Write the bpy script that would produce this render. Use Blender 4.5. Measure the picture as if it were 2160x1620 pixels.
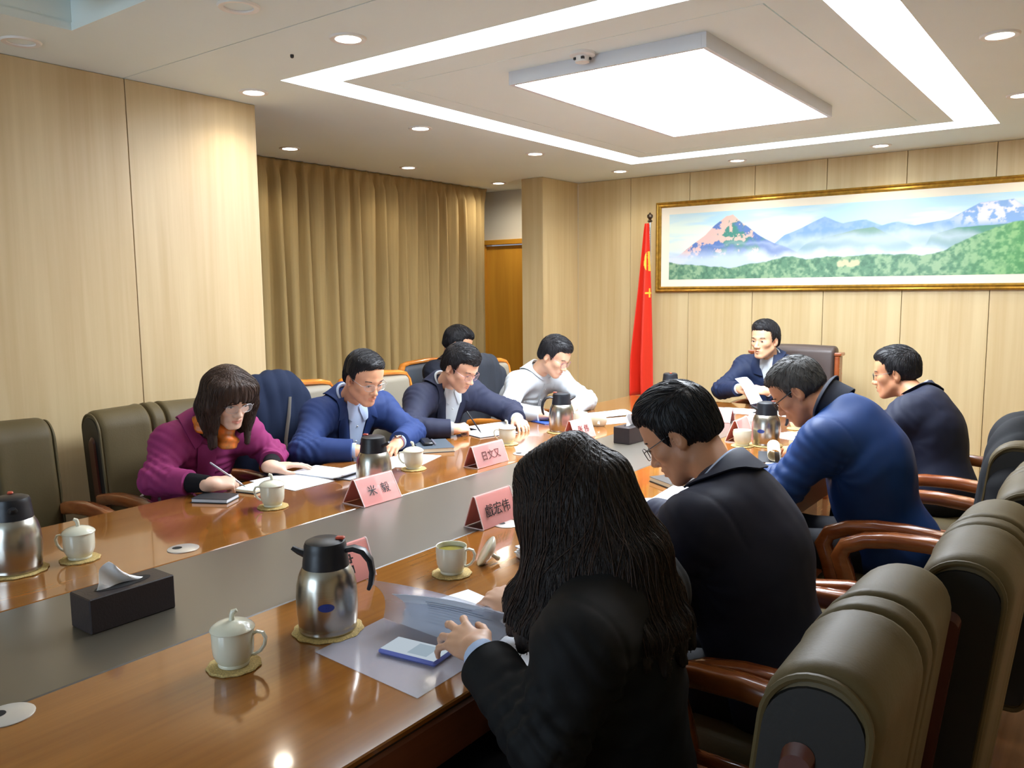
import bpy, bmesh, math, random
import numpy as np
from mathutils import Vector, Matrix
random.seed(7); RNG = np.random.default_rng(7)
SC = bpy.context.scene; COL = SC.collection
PI = math.pi
for o in list(bpy.data.objects): bpy.data.objects.remove(o)

# ---------------------------------------------------------------- camera, world, exposure
cam_d = bpy.data.cameras.new('camera'); cam = bpy.data.objects.new('camera', cam_d); COL.objects.link(cam)
cam_d.sensor_width = 36.0; cam_d.lens = 36.0*1732.1/2160.0; cam_d.clip_start = 0.05
YAW, PIT, ROL = math.radians(36.827), math.radians(-6.556), math.radians(-0.559)
fw = Vector((-math.sin(YAW)*math.cos(PIT), math.cos(YAW)*math.cos(PIT), math.sin(PIT)))
rt = Vector((math.cos(YAW), math.sin(YAW), 0)); up = rt.cross(fw)
r2 = rt*math.cos(ROL)+up*math.sin(ROL); u2 = -rt*math.sin(ROL)+up*math.cos(ROL)
M = Matrix((r2, u2, -fw)).transposed().to_4x4(); M.translation = (0, 0, 1.55)
cam.matrix_world = M; SC.camera = cam
SC.view_settings.view_transform = 'Standard'; SC.view_settings.look = 'None'
SC.view_settings.gamma = 1.0; SC.view_settings.use_curve_mapping = False
SC.view_settings.exposure = 0.36
W = bpy.data.worlds.new('world'); SC.world = W; W.use_nodes = True
W.node_tree.nodes['Background'].inputs[0].default_value = (0.75, 0.85, 1, 1)
W.node_tree.nodes['Background'].inputs[1].default_value = 0.3
# daylight through the rear window
sky = bpy.data.lights.new('daylight', 'AREA'); sky.shape = 'RECTANGLE'; sky.size = 2.3; sky.size_y = 1.45; sky.energy = 70; sky.color = (.62, .80, 1)
so = bpy.data.objects.new('daylight', sky); COL.objects.link(so); so.location = (-2.1, -2.95, 1.6); so.rotation_euler = (PI/2, 0, 0)
PANEL_E, COVE_E, DOWN_W = 30.0, 10.0, 16.0

# ---------------------------------------------------------------- helpers
def lin(h):
    if isinstance(h, str):
        c = [int(h[i:i+2], 16)/255 for i in (0, 2, 4)]
        return tuple(((x+.055)/1.055)**2.4 if x > .04045 else x/12.92 for x in c)
    return h
def mat(name, color, rough=.5, metal=0., var=.0, vscale=(20, 20, 20), bump=0., bscale=None, coat=0., spec=None,
        emit=0., alpha=1., trans=0., dark=None, detail=4, sub=0.):
    m = bpy.data.materials.new(name); m.use_nodes = True
    nt = m.node_tree; b = nt.nodes['Principled BSDF']; L = nt.links.new
    c = lin(color)
    b.inputs['Base Color'].default_value = (*c, 1); b.inputs['Roughness'].default_value = rough
    b.inputs['Metallic'].default_value = metal
    if spec is not None: b.inputs['Specular IOR Level'].default_value = spec
    if coat: b.inputs['Coat Weight'].default_value = coat; b.inputs['Coat Roughness'].default_value = .06
    if emit: b.inputs['Emission Color'].default_value = (*c, 1); b.inputs['Emission Strength'].default_value = emit
    if alpha < 1: b.inputs['Alpha'].default_value = alpha
    if trans: b.inputs['Transmission Weight'].default_value = trans
    if sub:
        b.inputs['Subsurface Weight'].default_value = sub; b.inputs['Subsurface Radius'].default_value = (.02, .008, .004)
    if var or bump:
        tc = nt.nodes.new('ShaderNodeTexCoord'); mp = nt.nodes.new('ShaderNodeMapping'); mp.inputs['Scale'].default_value = vscale
        L(tc.outputs['Object'], mp.inputs['Vector'])
        nz = nt.nodes.new('ShaderNodeTexNoise'); nz.inputs['Scale'].default_value = 1; nz.inputs['Detail'].default_value = detail
        L(mp.outputs['Vector'], nz.inputs['Vector'])
        if var:
            r = nt.nodes.new('ShaderNodeValToRGB'); d = lin(dark) if dark else tuple(x*(1-var) for x in c)
            r.color_ramp.elements[0].position = .3; r.color_ramp.elements[1].position = .7
            r.color_ramp.elements[0].color = (*d, 1); r.color_ramp.elements[1].color = (*[min(1, x*(1+var*.5)) for x in c], 1)
            L(nz.outputs['Fac'], r.inputs['Fac']); L(r.outputs['Color'], b.inputs['Base Color'])
        if bump:
            n2 = nz
            if bscale:
                mp2 = nt.nodes.new('ShaderNodeMapping'); mp2.inputs['Scale'].default_value = bscale
                L(tc.outputs['Object'], mp2.inputs['Vector']); n2 = nt.nodes.new('ShaderNodeTexNoise')
                n2.inputs['Scale'].default_value = 1; n2.inputs['Detail'].default_value = 3; L(mp2.outputs['Vector'], n2.inputs['Vector'])
            bp = nt.nodes.new('ShaderNodeBump'); bp.inputs['Strength'].default_value = bump; bp.inputs['Distance'].default_value = .004
            L(n2.outputs['Fac'], bp.inputs['Height']); L(bp.outputs['Normal'], b.inputs['Normal'])
    return m
def emat(name, color, e):
    m = bpy.data.materials.new(name); m.use_nodes = True; nt = m.node_tree; nt.nodes.clear()
    em = nt.nodes.new('ShaderNodeEmission'); em.inputs[0].default_value = (*lin(color), 1); em.inputs[1].default_value = e
    o = nt.nodes.new('ShaderNodeOutputMaterial'); nt.links.new(em.outputs[0], o.inputs[0]); return m
def woodmat(name, light, darkc, rough, scale=(9, 9, .7), coat=0., streak=.35, spec=.5):
    """two octaves of grain stretched along one axis"""
    m = bpy.data.materials.new(name); m.use_nodes = True; nt = m.node_tree; b = nt.nodes['Principled BSDF']; L = nt.links.new
    tc = nt.nodes.new('ShaderNodeTexCoord')
    def noise(s, det, dist):
        mp = nt.nodes.new('ShaderNodeMapping'); mp.inputs['Scale'].default_value = s; L(tc.outputs['Object'], mp.inputs['Vector'])
        n = nt.nodes.new('ShaderNodeTexNoise'); n.inputs['Scale'].default_value = 1; n.inputs['Detail'].default_value = det
        n.inputs['Distortion'].default_value = dist; L(mp.outputs['Vector'], n.inputs['Vector']); return n
    n1 = noise(scale, 5, .6); n2 = noise(tuple(x*6 if x > 2 else x*2 for x in scale), 3, .2)
    mx = nt.nodes.new('ShaderNodeMix'); mx.data_type = 'FLOAT'; mx.inputs[0].default_value = streak
    L(n1.outputs['Fac'], mx.inputs[2]); L(n2.outputs['Fac'], mx.inputs[3])
    r = nt.nodes.new('ShaderNodeValToRGB'); r.color_ramp.elements[0].position = .33; r.color_ramp.elements[1].position = .66
    r.color_ramp.elements[0].color = (*lin(darkc), 1); r.color_ramp.elements[1].color = (*lin(light), 1)
    L(mx.outputs[0], r.inputs['Fac']); L(r.outputs['Color'], b.inputs['Base Color'])
    b.inputs['Roughness'].default_value = rough; b.inputs['Specular IOR Level'].default_value = spec
    if coat: b.inputs['Coat Weight'].default_value = coat; b.inputs['Coat Roughness'].default_value = .05
    return m

class MB:
    """collects simple solids and links them as one mesh object"""
    def __init__(s): s.v = []; s.f = []; s.m = []; s.mi = 0
    def add(s, vs, fs):
        o = len(s.v); s.v += [tuple(v) for v in vs]; s.f += [tuple(i+o for i in f) for f in fs]; s.m += [s.mi]*len(fs); return s
    def box(s, c, d, bev=0., R=None):
        hx, hy, hz = d[0]/2, d[1]/2, d[2]/2
        if bev <= 0:
            vs = [(x, y, z) for z in (-hz, hz) for y in (-hy, hy) for x in (-hx, hx)]
            fs = [(0, 2, 3, 1), (4, 5, 7, 6), (0, 1, 5, 4), (2, 6, 7, 3), (0, 4, 6, 2), (1, 3, 7, 5)]
        else:
            b = min(bev, hx*.99, hy*.99, hz*.99); vs = []; fs = []
            rings = [(-hz, b), (-hz+b, 0), (hz-b, 0), (hz, b)]
            for z, i in rings:
                e = b if i == 0 else b*1.0
                x1, y1 = hx-i, hy-i
                vs += [(x1-b, -y1, z), (x1, -y1+b, z), (x1, y1-b, z), (x1-b, y1, z), (-x1+b, y1, z), (-x1, y1-b, z), (-x1, -y1+b, z), (-x1+b, -y1, z)] if i == 0 else \
                      [(hx-b, -y1, z), (x1, -hy+b, z), (x1, hy-b, z), (hx-b, y1, z), (-hx+b, y1, z), (-x1, hy-b, z), (-x1, -hy+b, z), (-hx+b, -y1, z)]
            for k in range(3):
                for j in range(8): fs.append((k*8+j, k*8+(j+1) % 8, k*8+8+(j+1) % 8, k*8+8+j))
            fs.append(tuple(range(7, -1, -1))); fs.append(tuple(range(24, 32)))
        if R is not None: vs = [tuple(Matrix(R) @ Vector(v)) for v in vs]
        return s.add([(v[0]+c[0], v[1]+c[1], v[2]+c[2]) for v in vs], fs)
    def lathe(s, prof, n=24, c=(0, 0, 0), capb=True, capt=True, R=None):
        vs = []; fs = []
        for r, z in prof:
            for i in range(n):
                a = 2*PI*i/n; vs.append((r*math.cos(a), r*math.sin(a), z))
        for k in range(len(prof)-1):
            for i in range(n):
                j = (i+1) % n; fs.append((k*n+i, k*n+j, k*n+n+j, k*n+n+i))
        if capb: fs.append(tuple(range(n-1, -1, -1)))
        if capt: fs.append(tuple(range((len(prof)-1)*n, len(prof)*n)))
        if R is not None: vs = [tuple(Matrix(R) @ Vector(v)) for v in vs]
        return s.add([(v[0]+c[0], v[1]+c[1], v[2]+c[2]) for v in vs], fs)
    def cyl(s, a, b, ra, rb=None, n=12):
        return s.tube([a, b], [ra, ra if rb is None else rb], n)
    def tube(s, path, r, n=8, flat=1., upv=None, closed=False):
        P = [Vector(p) for p in path]; K = len(P)
        if not hasattr(r, '__len__'): r = [r]*K
        vs = []; fs = []
        ref = Vector(upv) if upv is not None else None
        for k in range(K):
            if closed: d = (P[(k+1) % K]-P[k-1]).normalized()
            else: d = (P[min(k+1, K-1)]-P[max(k-1, 0)]).normalized()
            if ref is None: ref = Vector((0, 0, 1)) if abs(d.z) < .9 else Vector((1, 0, 0))
            u = (ref-d*ref.dot(d)); 
            if u.length < 1e-5: u = d.orthogonal()
            u.normalize(); w = d.cross(u)
            if upv is None: ref = u
            for i in range(n):
                a = 2*PI*i/n; vs.append(tuple(P[k]+w*(math.cos(a)*r[k])+u*(math.sin(a)*r[k]*flat)))
        for k in range(K if closed else K-1):
            k2 = (k+1) % K
            for i in range(n):
                j = (i+1) % n; fs.append((k*n+i, k*n+j, k2*n+j, k2*n+i))
        if not closed: fs.append(tuple(range(n-1, -1, -1))); fs.append(tuple(range((K-1)*n, K*n)))
        return s.add(vs, fs)
    def prism(s, poly, h, z0=0., R=None, c=(0, 0, 0)):
        n = len(poly); vs = [(x, y, z0) for x, y in poly]+[(x, y, z0+h) for x, y in poly]
        fs = [tuple(range(n-1, -1, -1)), tuple(range(n, 2*n))]+[(i, (i+1) % n, n+(i+1) % n, n+i) for i in range(n)]
        if R is not None: vs = [tuple(Matrix(R) @ Vector(v)) for v in vs]
        return s.add([(v[0]+c[0], v[1]+c[1], v[2]+c[2]) for v in vs], fs)
    def grid(s, rows, closed=False, thick=0., capends=False):
        """rows: list of lists of points -> quad sheet; thick along vertex normals makes a closed slab"""
        A = np.array(rows, float); n, m = A.shape[:2]
        def q(off, flip):
            out = []
            for i in range(n-1):
                for j in range(m if closed else m-1):
                    j2 = (j+1) % m; t = (off+i*m+j, off+i*m+j2, off+i*m+m+j2, off+i*m+m+j); out.append(t[::-1] if flip else t)
            return out
        if thick == 0:
            fs = q(0, False)
            if capends and closed: fs += [tuple(range(m-1, -1, -1)), tuple(range((n-1)*m, n*m))]
            return s.add(A.reshape(-1, 3), fs)
        gi = np.gradient(A, axis=0)
        if closed: gj = (np.roll(A, -1, 1)-np.roll(A, 1, 1))
        else: gj = np.gradient(A, axis=1)
        N = np.cross(gj, gi); N /= np.linalg.norm(N, axis=2, keepdims=True)+1e-12
        B = A-N*thick
        vs = np.concatenate([A.reshape(-1, 3), B.reshape(-1, 3)]); o = n*m
        fs = q(0, False)+q(o, True)
        for j in range(m if closed else m-1):
            j2 = (j+1) % m
            fs += [(j2, j, o+j, o+j2), ((n-1)*m+j, (n-1)*m+j2, o+(n-1)*m+j2, o+(n-1)*m+j)]
        if not closed:
            for i in range(n-1):
                fs += [(i*m, i*m+m, o+i*m+m, o+i*m), (i*m+m+m-1, i*m+m-1, o+i*m+m-1, o+i*m+m+m-1)]
        return s.add(vs, fs)
    def build(s, name, mats, parent=None, smooth=True, loc=None, fix=True, angle=40):
        me = bpy.data.meshes.new(name); me.from_pydata(s.v, [], s.f)
        if not isinstance(mats, (list, tuple)): mats = [mats]
        for m in mats: me.materials.append(m)
        if len(mats) > 1: me.polygons.foreach_set('material_index', s.m)
        if fix:
            bm = bmesh.new(); bm.from_mesh(me); bmesh.ops.recalc_face_normals(bm, faces=bm.faces); bm.to_mesh(me); bm.free()
        if smooth:
            me.polygons.foreach_set('use_smooth', [True]*len(me.polygons))
            try: me.set_sharp_from_angle(angle=math.radians(angle))
            except Exception: pass
        o = bpy.data.objects.new(name, me); COL.objects.link(o)
        if parent is not None: o.parent = parent
        if loc is not None: o.location = loc
        return o
def tag(o, label=None, cat=None, group=None, kind=None):
    if label: o['label'] = label
    if cat: o['category'] = cat
    if group: o['group'] = group
    if kind: o['kind'] = kind
    return o
def thing(name, label, cat, loc=(0, 0, 0), rz=0., group=None):
    o = bpy.data.objects.new(name, None); o.empty_display_size = .05; COL.objects.link(o)
    o.location = loc; o.rotation_euler = (0, 0, rz); return tag(o, label, cat, group)
KIDS = {}
def kids(o): return [c for c in COL.objects if c.parent == o]
def dup(o, loc, rz, label, parent=None, group=None):
    c = o.copy(); COL.objects.link(c)
    if parent is None:
        c.location = loc; c.rotation_euler = (0, 0, rz); c['label'] = label
        if group: c['group'] = group
    else: c.parent = parent
    for ch in kids(o): dup(ch, None, None, None, c)
    return c
def rotz(a): return Matrix.Rotation(a, 3, 'Z')

# ---------------------------------------------------------------- materials
M_wall = woodmat('maple_panel', 'D5BE94', 'C1A67A', .42, (7, 7, .45), streak=.3)
M_wallend = woodmat('maple_panel_end', 'D8C395', 'C6AB7A', .42, (7, 7, .45), streak=.3)
M_joint = mat('joint_dark', '3a2a1a', .8)
M_ceil = mat('ceiling_paint', 'EDF8F5', .75, var=.02, vscale=(1.5, 1.5, 1.5))
M_white = mat('white_paint', 'E4E0D2', .7, var=.03, vscale=(2, 2, 2))
M_top = woodmat('table_wood', '935F27', '7B4A1C', .12, (9, .8, 9), coat=.6, streak=.35, spec=.35)
M_apron = woodmat('table_apron', '7E4A2E', '65391F', .35, (9, .8, 9), streak=.4)
M_strip = mat('inlay_leather', '494236', .40, var=.05, vscale=(3, 3, 3), spec=1.0, coat=.6); M_strip.node_tree.nodes['Principled BSDF'].inputs['Coat Roughness'].default_value = .33; M_strip.node_tree.nodes['Principled BSDF'].inputs['Coat IOR'].default_value = 1.65
M_leath = mat('olive_leather', '5A4E33', .55, spec=.25, var=.1, vscale=(5, 5, 5), bump=.1, bscale=(160, 160, 160))
M_side = mat('black_leather', '171613', .5, bump=.05, bscale=(160, 160, 160))
M_arm = woodmat('arm_wood', '9A5A2E', '7A3E1E', .2, (3, 3, 12), coat=.5, streak=.3)
M_inlay = woodmat('inlay_wood', '5A2E22', '45211A', .3, (12, 12, 1.5), streak=.3)
M_floor = woodmat('floor_wood', '9A6E48', '744A2C', .25, (6, .8, 6), coat=.3, streak=.4)
M_curt = mat('curtain_cloth', 'AD9462', .8, var=.08, vscale=(60, 60, 3), bump=.1, bscale=(300, 300, 60))
M_gold = mat('gilt_wood', 'B98F3A', .32, metal=.75, var=.3, vscale=(30, 30, 30), bump=.3, bscale=(40, 40, 40))
M_door = woodmat('door_veneer', 'E4A83C', 'D39430', .4, (8, 8, .6), streak=.25)
M_black = mat('black_plastic', '1B1C1F', .38)
M_chrome = mat('chrome', 'C9C9C6', .15, metal=1)
# ================================================================ room shell
def struct(name, mb, m, parent=None, smooth=False):
    o = mb.build(name, m, parent, smooth)
    if parent is None: o['kind'] = 'structure'
    return o
ZC = 2.55
struct('floor', MB().box((-2.05, 2.05, -.05), (7.4, 9.9, .1)), M_floor)
# ceiling: boards around two coffers, shadow gap between the bays
OX0, OX1 = -3.30, -.71
mb = MB()
def cboard(x0, x1, y0, y1, z0=ZC, z1=ZC+.03): mb.box(((x0+x1)/2, (y0+y1)/2, (z0+z1)/2), (x1-x0, y1-y0, z1-z0))
for ya, yb, oy0, oy1 in ((2.108, 6.98, 2.59, 6.05), (-2.85, 2.102, -1.84, 1.62)):
    cboard(-5.7, OX0, ya, yb); cboard(OX1, 1.6, ya, yb); cboard(OX0, OX1, ya, oy0); cboard(OX0, OX1, oy1, yb)
    # coffer side walls
    for x in (OX0-.014, OX1+.014): mb.box((x, (oy0+oy1)/2, ZC+.105), (.02, oy1-oy0+.06, .148))
    for y in (oy0-.014, oy1+.014): mb.box(((OX0+OX1)/2, y, ZC+.105), (OX1-OX0+.006, .02, .148))
ceiling = struct('ceiling', mb, M_ceil)
struct('ceiling_backing', MB().box((-2.05, 2.05, ZC+.2), (7.4, 9.9, .05)), M_ceil)
def island(y0, y1, nm):
    b = MB(); x0, x1 = -3.09, -.925; i0, i1, j0, j1 = -2.955, -1.10, y0+.195, y1-.17
    def s(a, c, e, g): b.box(((a+c)/2, (e+g)/2, ZC+.02), (c-a, g-e, .04))
    s(x0, i0, y0, y1); s(i1, x1, y0, y1); s(i0, i1, y0, j0); s(i0, i1, j1, y1)
    g = .006; s(i0+g, i1-g, j0+g, j1-g)
    return struct(nm, b, M_ceil, ceiling)
island(2.785, 5.80, 'ceiling_panel'); island(-1.645, 1.37, 'ceiling_panel')
# lit membrane above the first coffer's slot; the second coffer is switched off
M_cove = emat('cove_membrane', 'EAF3FF', COVE_E)
t = thing('cove_light', 'white glowing strip light running round the raised ceiling coffer', 'ceiling light', (-2.0, 4.3, ZC+.1))
b = MB()
for x0, x1, y0, y1 in ((-3.3, -3.0, 2.59, 6.05), (-1.0, -.71, 2.59, 6.05), (-3.0, -1.0, 2.59, 2.9), (-3.0, -1.0, 5.7, 6.05)):
    b.box(((x0+x1)/2+2.0, (y0+y1)/2-4.3, .0), (x1-x0, y1-y0, .01))
b.build('diffuser', M_cove, t, False)
b = MB().box((-2.0, -.1, ZC+.15), (2.59, 3.46, .02)); struct('trim_1', b, M_ceil)
# central light box
M_panel = emat('panel_diffuser', 'EAF2FC', PANEL_E)
M_lip = mat('panel_frame', 'D9DCE2', .4)
t = thing('ceiling_light', 'large square white light box under the middle of the ceiling coffer', 'ceiling light', (-1.875, 4.005, ZC))
b = MB(); a0, a1, c0, c1 = -.485, .485, -.855, .855
for x0, x1, y0, y1 in ((a0, a0+.02, c0, c1), (a1-.02, a1, c0, c1), (a0+.0205, a1-.0205, c0, c0+.02), (a0+.0205, a1-.0205, c1-.02, c1)):
    b.box(((x0+x1)/2, (y0+y1)/2, -.03), (x1-x0, y1-y0, .06))
b.build('frame', M_lip, t, False)
MB().box((0, 0, -.05), (a1-a0-.04, c1-c0-.04, .008)).build('diffuser', M_panel, t, False)
# downlights
M_dl = emat('downlight_lens', 'FFF6E6', DOWN_W); M_dloff = mat('lens_off', 'B9B6AE', .35); M_dlring = mat('downlight_ring', 'EDEBE6', .4)
lit = [(-2.55, 2.34, 'nearest the long ceiling seam, left of the coffer corner'), (-3.59, 2.65, 'beside the near maple pier edge'), (-3.58, 3.86, 'left of the coffer, nearer of the two in its row'),
       (-4.78, 3.81, 'nearest in the row above the curtain'), (-3.59, 5.11, 'left of the coffer, farther of the two in its row'), (-4.78, 5.0, 'middle of the row above the curtain'), (-4.83, 6.27, 'above the doorway at the curtain end'),
       (-3.56, 6.33, 'at the left end of the painting wall'), (-2.55, 6.41, 'over the left part of the landscape painting'), (-1.49, 6.42, 'over the middle of the landscape painting'), (-.48, 3.94, 'right of the coffer, nearer one'),
       (-.52, 5.23, 'right of the coffer, at the picture edge'), (-.5, 6.42, 'over the right end of the landscape painting'), (-.48, 2.65, 'right of the coffer, above the nearest chairs')]
off = [(-2.57, 1.85, 'next to the ceiling seam, at the top edge'), (-3.59, 1.56, 'over the left maple wall')]
dl0 = None
for (x, y, w), on in [(l, 1) for l in lit]+[(l, 0) for l in off]:
    lab = ('round lit ceiling downlight ' if on else 'round unlit ceiling downlight ')+w
    t = thing('ceiling_downlight', lab, 'downlight', (x, y, ZC), 0, 'ceiling downlights')
    MB().lathe([(.05, -.001), (.052, -.006), (.07, -.008), (.074, -.002), (.074, .0)], 28, capb=False, capt=False).build('ring', M_dlring, t)
    if on:
        sd = bpy.data.lights.new('downlight_lamp', 'SPOT'); far = 'doorway' in w; sd.energy = 26 if far else 12; sd.spot_size = 3.0 if far else 2.4; sd.spot_blend = .8; sd.shadow_soft_size = .05; sd.color = (1, .89, .72)
        so = bpy.data.objects.new('lamp', sd); COL.objects.link(so); so.parent = t; so.location = (0, 0, -.012)
    if on: MB().lathe([(.0, -.003), (.052, -.003)], 28, capb=False, capt=False).build('lens', M_dl, t)
    else: MB().lathe([(.0, .03), (.04, .03), (.052, -.004)], 28, capb=False, capt=False).build('lens', M_dloff, t)
t = thing('smoke_detector', 'small white smoke detector on the coffer panel beside the light box', 'smoke detector', (-1.93, 3.1, ZC))
MB().lathe([(.055, 0), (.055, -.012), (.045, -.016), (.0, -.016)], 24, capb=False, capt=False).build('base', M_dlring, t)
MB().lathe([(.034, -.016), (.03, -.04), (.0, -.042)], 20, capb=False, capt=False).build('sensor', M_dlring, t)
for k in range(5):
    a = k*1.256+.3; MB().box((.032*math.cos(a), .032*math.sin(a), -.027), (.012, .012, .010)).build('vent', M_black, t)
b = MB(); b.lathe([(.008, 0), (.008, -.01), (.004, -.014)], 10); o = b.build('ceiling_hook', M_black, None, loc=(-2.91, 2.35, ZC)); tag(o, 'tiny black hook stub in the ceiling left of the coffer', 'hook')

# ---- walls of maple panels with recessed joints
def panelled(name, m, axis, c, spans, z1=ZC, thick=.018, back=.3, sign=1, m_under=None):
    """axis 'x': wall plane at x=c running along y; 'y': plane at y=c running along x. sign: side the room is on"""
    lo, hi = spans[0], spans[-1]
    b = MB()
    if axis == 'x': b.box((c-sign*(thick+back/2), (lo+hi)/2, z1/2), (back, hi-lo, z1))
    else: b.box(((lo+hi)/2, c-sign*(thick+back/2), z1/2), (hi-lo, back, z1))
    w = struct(name, b, M_joint)
    for a0, a1 in zip(spans[:-1], spans[1:]):
        p = MB(); L = a1-a0-.004
        d = (thick+.002, L, z1-.004) if axis == 'x' else (L, thick+.002, z1-.004)
        p.box((0, 0, 0), d, .0015)
        pos = (c-sign*(thick-.002)/2, (a0+a1)/2, z1/2) if axis == 'x' else ((a0+a1)/2, c-sign*(thick-.002)/2, z1/2)
        p.build('panel', m, w, False, loc=pos)
    return w
panelled('wall_left', M_wall, 'x', -3.83, [-2.7, -1.55, -.33, .89, 2.108, 2.83], back=1.6)
panelled('wall_far', M_wallend, 'y', 6.78, [-4.27, -3.70, -3.12, -2.54, -1.96, -1.38, -.80, -.22, .36, .94, 1.5], sign=-1)
w = panelled('wall_pier', M_wallend, 'x', -4.27, [6.2, 6.78], back=.2, sign=1)
p = MB().box((0, 0, 0), (.235, .02, ZC-.004), .0015).build('panel', M_wallend, w, False, loc=(-4.3825, 6.192, ZC/2))
panelled('wall_right', M_wall, 'x', 1.35, [-2.7, -1.5, -.3, .9, 2.1, 3.3, 4.5, 5.7, 6.78], back=.2, sign=-1)
panelled('wall_back', M_wall, 'y', -2.7, [-3.83, -3.3], back=.2, sign=1); panelled('wall_back', M_wall, 'y', -2.7, [-.9, .2, 1.35], back=.2, sign=1)
struct('wall_sill', MB().box((-2.1, -2.8, .4), (2.4, .2, .8)).box((-2.1, -2.8, 2.45), (2.4, .2, .2)), M_white)
wn = struct('window_1', MB().box((-2.1, -2.82, .83), (2.4, .06, .06)).box((-2.1, -2.82, 2.32), (2.4, .06, .06)).box((-3.27, -2.82, 1.575), (.06, .06, 1.43)).box((-.93, -2.82, 1.575), (.06, .06, 1.43)).box((-2.1, -2.82, 1.575), (.06, .06, 1.43)), M_white)
M_glass = mat('window_glass', 'F0F6FA', .02, alpha=.1)
for x in (-2.67, -1.53): MB().box((x, -2.82, 1.575), (1.08, .006, 1.43)).build('pane', M_glass, wn, False)
struct('wall_window', MB().box((-5.62, 4.8, ZC/2), (.2, 4.4, ZC)), M_white)
struct('wall_doorway', MB().box((-5.0, 6.86, (ZC+2.06)/2), (1.1, .12, ZC-2.06)).box((-5.49, 6.86, 1.03), (.12, .12, 2.06)), M_white)
d = MB().box((-5.0, 6.83, 1.0), (.92, .04, 2.0)); d = struct('door_1', d, M_door)
b = MB().box((-5.0, 6.785, 2.035), (1.0, .05, .05), .004).box((-5.435, 6.785, 1.005), (.05, .05, 2.01), .004).box((-4.565, 6.785, 1.005), (.05, .05, 2.01), .004)
b.build('door_frame', mat('door_frame', 'CE9430', .35), d, False)
b = MB().box((-4.66, 6.8, 1.0), (.04, .012, .18), .004).tube([(-4.66, 6.8, 1.04), (-4.66, 6.76, 1.04), (-4.78, 6.755, 1.04)], .009, 8); b.build('door_handle', M_chrome, d)

# ---- curtain: pinch-pleated sheet in front of the window wall
def curtain(y0, y1, lab):
    rows = []; zs = [2.545, 2.52, 2.47, 2.40, 2.25, 2.0, 1.6, 1.2, .8, .4, .06]; n = int((y1-y0)/.0125)
    P = (y1-y0)/round((y1-y0)/.135)
    for z in zs:
        k = min(1, max(0, (2.545-z)/.16)); r = []
        for i in range(n+1):
            y = y0+(y1-y0)*i/n; ph = 2*PI*(y-y0)/P
            j = 1+.35*math.sin(2.1*y*3+1)+.2*math.sin(y*11.3)
            pin = math.exp(-((((y-y0)/P+.5) % 1-.5)/.12)**2)             # pinched heading
            a = (1-k)*(.028*pin)+k*(0.043*j*(math.sin(ph+.35*math.sin(1.7*y+z*.5))+.28*math.sin(2*ph+1.3+.5*z)))
            r.append((-5.2+a, y+k*.02*math.sin(ph*.5+z*1.1), z))
        rows.append(r)
    o = MB().grid(rows, thick=.003).build('curtain', M_curt, None, angle=180)
    return tag(o, lab, 'curtain')
curtain(2.9, 6.52, 'long pleated khaki curtain hanging along the window side of the room')

# ================================================================ table
tb = thing('conference_table', 'long glossy brown conference table with a dark grey centre strip', 'table', (-1.9875, 2.15, 0))
Y0, Y1 = -3.35, 3.32                    # local ends
XL, XR, SL, SR = -.9725, .9725, -.2575, .2875
def slab(nm, x0, x1, y0, y1, m, z0=.736, z1=.75):
    return MB().box(((x0+x1)/2, (y0+y1)/2, (z0+z1)/2), (x1-x0, y1-y0, z1-z0), .003).build(nm, m, tb, True, angle=30)
slab('wood_band', XL, SL-.001, Y0, Y1, M_top); slab('wood_band', SR+.001, XR, Y0, Y1, M_top)
slab('wood_band', SL, SR, 2.62, Y1, M_top); slab('wood_band', SL, SR, Y0, -2.7, M_top)
slab('inlay_strip', SL+.0015, SR-.0015, -2.698, 2.618, M_strip)
b = MB(); b.box((0, (Y0+Y1)/2, .733), (XR-XL-.012, Y1-Y0-.012, .006)); b.build('shadow_gap', M_joint, tb, False)
b = MB()
for x0, x1, y0, y1 in ((XL, XL+.03, Y0, Y1), (XR-.03, XR, Y0, Y1), (XL, XR, Y0, Y0+.03), (XL, XR, Y1-.03, Y1)):
    b.box(((x0+x1)/2, (y0+y1)/2, .68), (x1-x0, y1-y0, .10), .006)
b.build('edge_fascia', M_apron, tb, True, angle=30)
MB().box((0, (Y0+Y1)/2, .71), (XR-XL-.06, Y1-Y0-.06, .04)).build('underside', M_apron, tb, False)
for y in (-2.6, -.9, .9, 2.6): MB().box((0, y, .345), (1.1, .5, .69), .01).build('pedestal', M_apron, tb, False)
for x in (-.55, .55): MB().box((x, 0, .34), (.03, 4.9, .5)).build('modesty_panel', M_apron, tb, False)

# ================================================================ chairs
def rounded_profile(y_front, thick, z0, z1, tilt, rt_, rb, n=8):
    """closed side profile (y,z) of a tilted slab with a round top and bottom"""
    pts = []
    def P(u, w): return (y_front-u-(w-z0)*tilt, w)
    for i in range(n+1):
        a = PI/2*i/n; pts.append(P(rb-rb*math.sin(a), z0+rb-rb*math.cos(a)) if False else P(rb*(1-math.sin(a)), z0+rb*(1-math.cos(a))))
    for w in np.linspace(z0+rb, z1-rt_, 10)[1:-1]: pts.append(P(0, w))
    for i in range(n+1):
        a = PI/2*i/n; pts.append(P(rt_*(1-math.cos(a)), z1-rt_*(1-math.sin(a))))
    for i in range(n+1):
        a = PI/2*i/n; pts.append(P(thick-rt_*(1-math.sin(a)), z1-rt_*(1-math.cos(a))))
    for w in np.linspace(z1-rt_, z0+rb, 10)[1:-1]: pts.append(P(thick, w))
    for i in range(n+1):
        a = PI/2*i/n; pts.append(P(thick-rb*(1-math.cos(a)), z0+rb*(1-math.sin(a))))
    return np.array(pts)
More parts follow.
